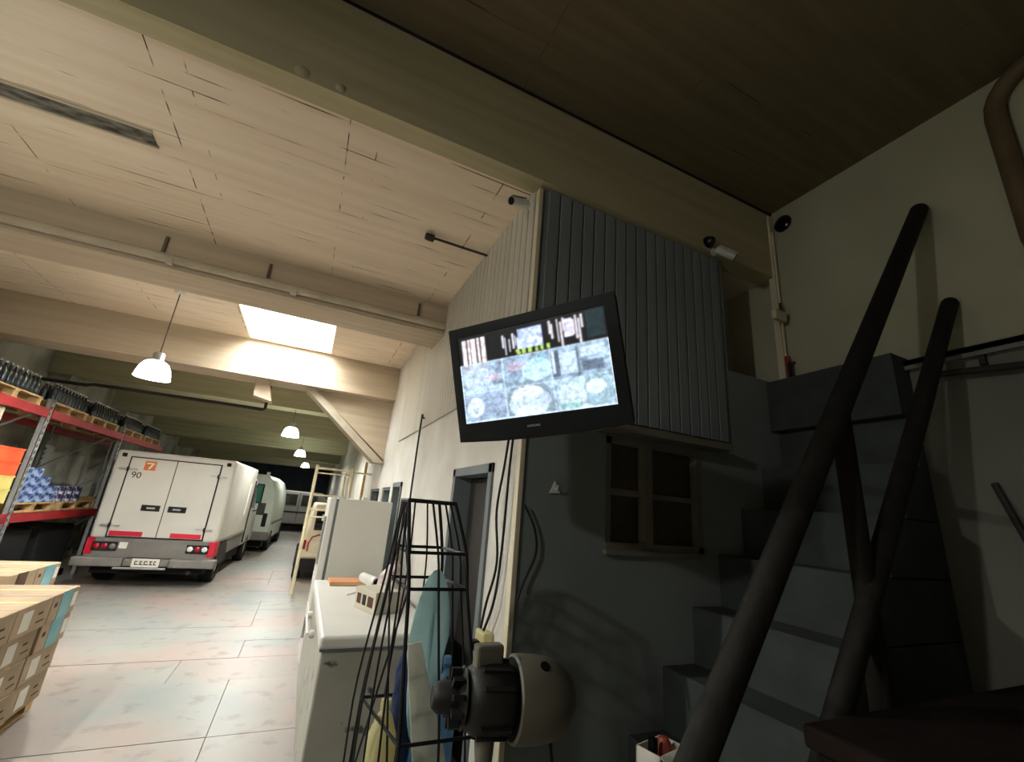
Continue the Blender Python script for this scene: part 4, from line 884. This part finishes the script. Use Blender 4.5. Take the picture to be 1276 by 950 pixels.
# ------------------------------------------------------------------ pallet rack along the left wall
RX0, RX1 = -4.55, -3.50
rk = thing('pallet_rack', 'red and grey pallet rack along the left wall, loaded on two levels', 'rack', (-4, 9.6, 0))
UY = (5.45, 8.25, 11.05, 13.85)
holes = []
for yy in UY:
    for xx in (RX1, RX0):
        u = B().box((xx-.05, yy-.045, 0), (xx-.042, yy+.045, 2.72)).box((xx-.05, yy-.045, 0), (xx+.02, yy-.038, 2.72)).box((xx-.05, yy+.038, 0), (xx+.02, yy+.045, 2.72)).box((xx+.012, yy-.045, 0), (xx+.02, yy-.018, 2.72)).box((xx+.012, yy+.018, 0), (xx+.02, yy+.045, 2.72))
        z = .1
        while z < 2.7: u.box((xx+.012, yy-.018, z), (xx+.02, yy+.018, z+.045)); z += .09
        u.build('upright', M_RACKST, rk)
    for (za, zb_) in ((.2, 1.0), (1.0, 1.8), (1.8, 2.6)): B().tube([(RX0, yy, za), (RX1-.03, yy, zb_)], .018, 6).build('brace', M_RACKST, rk)
for ya, yb in zip(UY, UY[1:]):
    for xx in (RX1, RX0):
        for zt in (1.15, 2.58):
            bx((xx-.035, ya+.05, zt-.12), (xx+.025, yb-.05, zt)).build('beam', M_RACKRED, rk, bevel=.006, seg=1)
            for q_ in (ya+.048, yb-.054): bx((xx+.02, q_, zt-.16), (xx+.028, q_+.006, zt+.03)).build('end_plate', M_RACKRED, rk)
def make_pallet():
    t = thing('pallet', 'x', 'pallet', (0, 0, 0), group='wooden pallets on the rack')
    for k in range(5): B().box((-.48+.2*k, -.6, .115), (-.48+.2*k+.14, .6, .135)).build('deck_board', M_WOOD, t, local=True)
    for yy in (-.55, 0, .55):
        B().box((-.48, yy-.05, .095), (.46, yy+.05, .115)).build('stringer_board', M_WOOD, t, local=True)
        for xx in (-.42, 0, .40): B().box((xx-.05, yy-.05, .02), (xx+.05, yy+.05, .095)).build('block', M_WOOD, t, local=True)
    for xx in (-.42, 0, .40): B().box((xx-.05, -.6, 0), (xx+.05, .6, .02)).build('bottom_board', M_WOOD, t, local=True)
    return t
pal = make_pallet()
spots = []
names = {0: 'nearest', 1: 'second', 2: 'third', 3: 'fourth', 4: 'fifth', 5: 'farthest'}
PY = (7.48, 8.92, 10.3, 11.75, 13.1)
first = True
for lev, zt in (('lower', 1.15), ('upper', 2.58)):
    for i, yy in enumerate(PY):
        lab = 'wooden pallet on the %s level of the rack, %s along it' % (lev, ('nearest', 'second', 'third', 'fourth', 'farthest')[i])
        if first: pal.location = (-4.0, yy, zt); pal['label'] = lab; first = False
        else: dup(pal, (-4.0, yy, zt), 0, lab)
# crates, packs and bottles
def make_crate(m, nm):
    t = thing('plastic_crate', 'x', 'crate', (0, 0, 0), group=nm)
    B().box((-.19, -.29, 0), (.19, .29, .015)).box((-.19, -.29, 0), (-.178, .29, .17)).box((.178, -.29, 0), (.19, .29, .17)).box((-.19, -.29, 0), (.19, -.278, .17)).box((-.19, .278, 0), (.19, .29, .17)).build('shell', m, t, local=True)
    B().box((-.20, -.30, .155), (.20, -.278, .175)).box((-.20, .278, .155), (.20, .30, .175)).box((-.20, -.30, .155), (-.178, .30, .175)).box((.178, -.30, .155), (.20, .30, .175)).build('rim', m, t, local=True)
    return t
co = make_crate(M_CRATEO, 'plastic crates stacked on the rack'); cy_ = make_crate(M_CRATEY, 'plastic crates stacked on the rack')
uo = uy = True
for j, yy in enumerate((7.20, 7.84)):
    for k in range(4):
        oc = k >= 2; src = co if oc else cy_
        lab = '%s plastic crate, %s in its stack, %s' % ('orange' if oc else 'yellow', ('lowest', 'second from bottom', 'third from bottom', 'topmost')[k], ('left of the other stack', 'beside the rack upright')[j])
        loc = (-3.72, yy, 1.285+.178*k)
        if oc and uo: src.location = loc; src['label'] = lab; uo = False
        elif not oc and uy: src.location = loc; src['label'] = lab; uy = False
        else: dup(src, loc, 0, lab)
def make_pack(m):
    t = thing('drink_pack', 'x', 'pack', (0, 0, 0), group='shrink-wrapped drink packs on the lower rack level')
    for a in (-.09, .0, .09):
        B().lathe([(0, 0), (.040, 0), (.044, .01), (.044, .105), (.036, .12), (0, .12)], Matrix.Translation((.045, a, 0)), 10).build('can', m, t, local=True, smooth=True)
    bx((-.13, -.135, .0), (.0, .135, .118)).build('wrapped_rear_cans', m, t, bevel=.01, local=True)
    return t
pk1 = make_pack(M_BLUEPK); pk2 = make_pack(M_PURPK); f1 = f2 = True
cols = [8.50, 8.79, 9.08, 9.37, 9.66, 9.95, 10.24]
for i, yy in enumerate(cols):
    lay = 4 if i < 2 else (3 if i < 3 else 2)
    for k in range(lay):
        pur = i >= 4; src = pk2 if pur else pk1; loc = (-3.65, yy, 1.286+.121*k)
        lab = '%s shrink-wrapped drink pack, column %s from the upright, %s' % ('purple and white' if pur else 'blue and white', ('first', 'second', 'third', 'fourth', 'fifth', 'sixth', 'seventh')[i], 'top of its pile' if k == lay-1 else ('bottom of its pile' if k == 0 else ('second from the bottom' if k == 1 else 'third from the bottom')))
        if pur and f2: src.location = loc; src['label'] = lab; f2 = False
        elif not pur and f1: src.location = loc; src['label'] = lab; f1 = False
        else: dup(src, loc, 0, lab)
def make_bottle():
    t = thing('dark_bottle', 'x', 'bottle', (0, 0, 0), group='dark bottles on the upper rack level')
    B().lathe([(0, 0), (.042, 0), (.045, .01), (.045, .15), (.03, .19), (.017, .21), (.016, .255)], Matrix.Identity(4), 10).build('glass', M_BOTTLE, t, local=True, smooth=True)
    B().lathe([(.018, .245), (.019, .27), (0, .272)], Matrix.Identity(4), 8).build('cap', M_STEEL, t, local=True)
    return t
bt = make_bottle(); fb = True; cnt = 0
for i, yy in enumerate(PY):
    for row in range(2):
        for k in range(10):
            lab = 'dark bottle, %s from the near end, %s row, %s pallet on top of the rack' % (('first', 'second', 'third', 'fourth', 'fifth', 'sixth', 'seventh', 'eighth', 'ninth', 'tenth')[k], ('front', 'back')[row], ('nearest', 'second', 'third', 'fourth', 'farthest')[i])
            loc = (-3.60-.11*row, yy-.5+.108*k, 2.717)
            if fb: bt.location = loc; bt['label'] = lab; fb = False
            else: dup(bt, loc, 0, lab)
bsh = thing('plank_offcut', 'grey-beige board standing in the rack left of the upright', 'board', (-3.62, 7.2, 2.0))
bx((-3.60, 6.6, 2.02), (-3.57, 7.45, 2.45)).build('board', M_CREAMW, bsh); bx((-3.60, 7.40, 2.02), (-3.565, 7.45, 2.45)).build('batten', M_CREAMW, bsh)
# stacked dark goods on the floor under the rack
for j, yy in enumerate((8.9, 10.3)):
    dk = thing('wrapped_load', 'dark wrapped goods on the floor under the rack, %s' % ('nearer load' if j == 0 else 'farther load'), 'load', (-4.0, yy, 0), group='wrapped loads under the rack')
    bx((-4.45, yy-.6, .02), (-3.62, yy+.6, .12)).build('base', M_WOODD, dk); bx((-4.42, yy-.56, .12), (-3.66, yy+.56, .88)).build('wrapped_stack', M_BLACKM, dk, bevel=.03)

# ------------------------------------------------------------------ carton stacks at the lower left
def make_carton(kind):
    t = thing('carton', 'x', 'carton', (0, 0, 0), group='cartons stacked on pallets by the aisle')
    bx((-.25, -.215, 0), (.25, .215, .188)).build('box', M_KRAFT, t, bevel=.004, seg=1, local=True)
    bx((-.252, -.03, .1875), (.252, .03, .1895)).build('tape', M_WOOD, t, local=True)
    if kind == 0:
        l_ = bx((.2502, -.14, .03), (.2525, -.02, .15)).build('label', M_LABEL, t, local=True)
        B().box((.2524, .06, .10), (.253, .12, .115)).box((.2524, .06, .05), (.253, .16, .06)).build('print_mark', M_BROWNT, t, local=True)
    elif kind == 1:
        bx((.2502, -.08, .0), (.2525, .10, .188)).build('teal_band', M_TEALP, t, local=True); bx((.2502, .12, .05), (.2525, .195, .15)).build('label', M_LABEL, t, local=True)
        B().box((.2502, -.17, .10), (.2525, -.13, .13)).build('print_mark', M_BROWNT, t, local=True)
    else:
        bx((.2502, -.10, .02), (.2525, .06, .188)).build('brown_band', M_BROWNT, t, local=True)
    return t
protos = [make_carton(k) for k in range(3)]; used = [False]*3
def put_carton(kind, loc, lab):
    if not used[kind]: used[kind] = True; protos[kind].location = loc; protos[kind]['label'] = lab
    else: dup(protos[kind], loc, random.uniform(-.02, .02), lab)
lay = ('bottom', 'second', 'third', 'top')
pos = ('far end', 'second from the far end', 'third from the far end', 'fourth from the far end')
for k in range(4):
    for i in range(4):
        kind = 1 if (i == 0 and k >= 2) else 0
        put_carton(kind, (-1.76+random.uniform(-.012, .012)+.02*(k == 3), 4.72-.44*i-(.04 if k < 2 else 0), .10+.19*k), 'kraft carton in the %s layer of the aisle stack, %s' % (lay[k], pos[i]))
for i in range(4): put_carton(0, (-2.28, 4.72-.44*i, .67), 'kraft carton on top, back row of the aisle stack, %s' % pos[i])
for k in range(3): 
    for i in range(4): put_carton(0, (-2.28, 4.68-.44*i, .10+.19*k), 'kraft carton in the %s layer, back row of the stack, %s' % (lay[k], pos[i]))
for k in range(4):
    for i in range(2):
        kind = (1, 2)[i] if k == 3 else 0
        put_carton(kind, (-2.34, 5.98-.44*i-(.0), .10+.19*k), 'kraft carton in the rear stack, %s layer, %s' % (lay[k], pos[i]))
def floor_pallet(x, y, lab):
    t = dup(pal, (x, y, 0), 0, lab); t['group'] = 'wooden pallets on the floor'; t.scale = (1.0, 1.0, .72)
floor_pallet(-2.0, 4.35, 'wooden pallet on the floor under the aisle carton stack')
floor_pallet(-2.6, 5.72, 'wooden pallet on the floor under the rear carton stack')
bpy.context.view_layer.update()
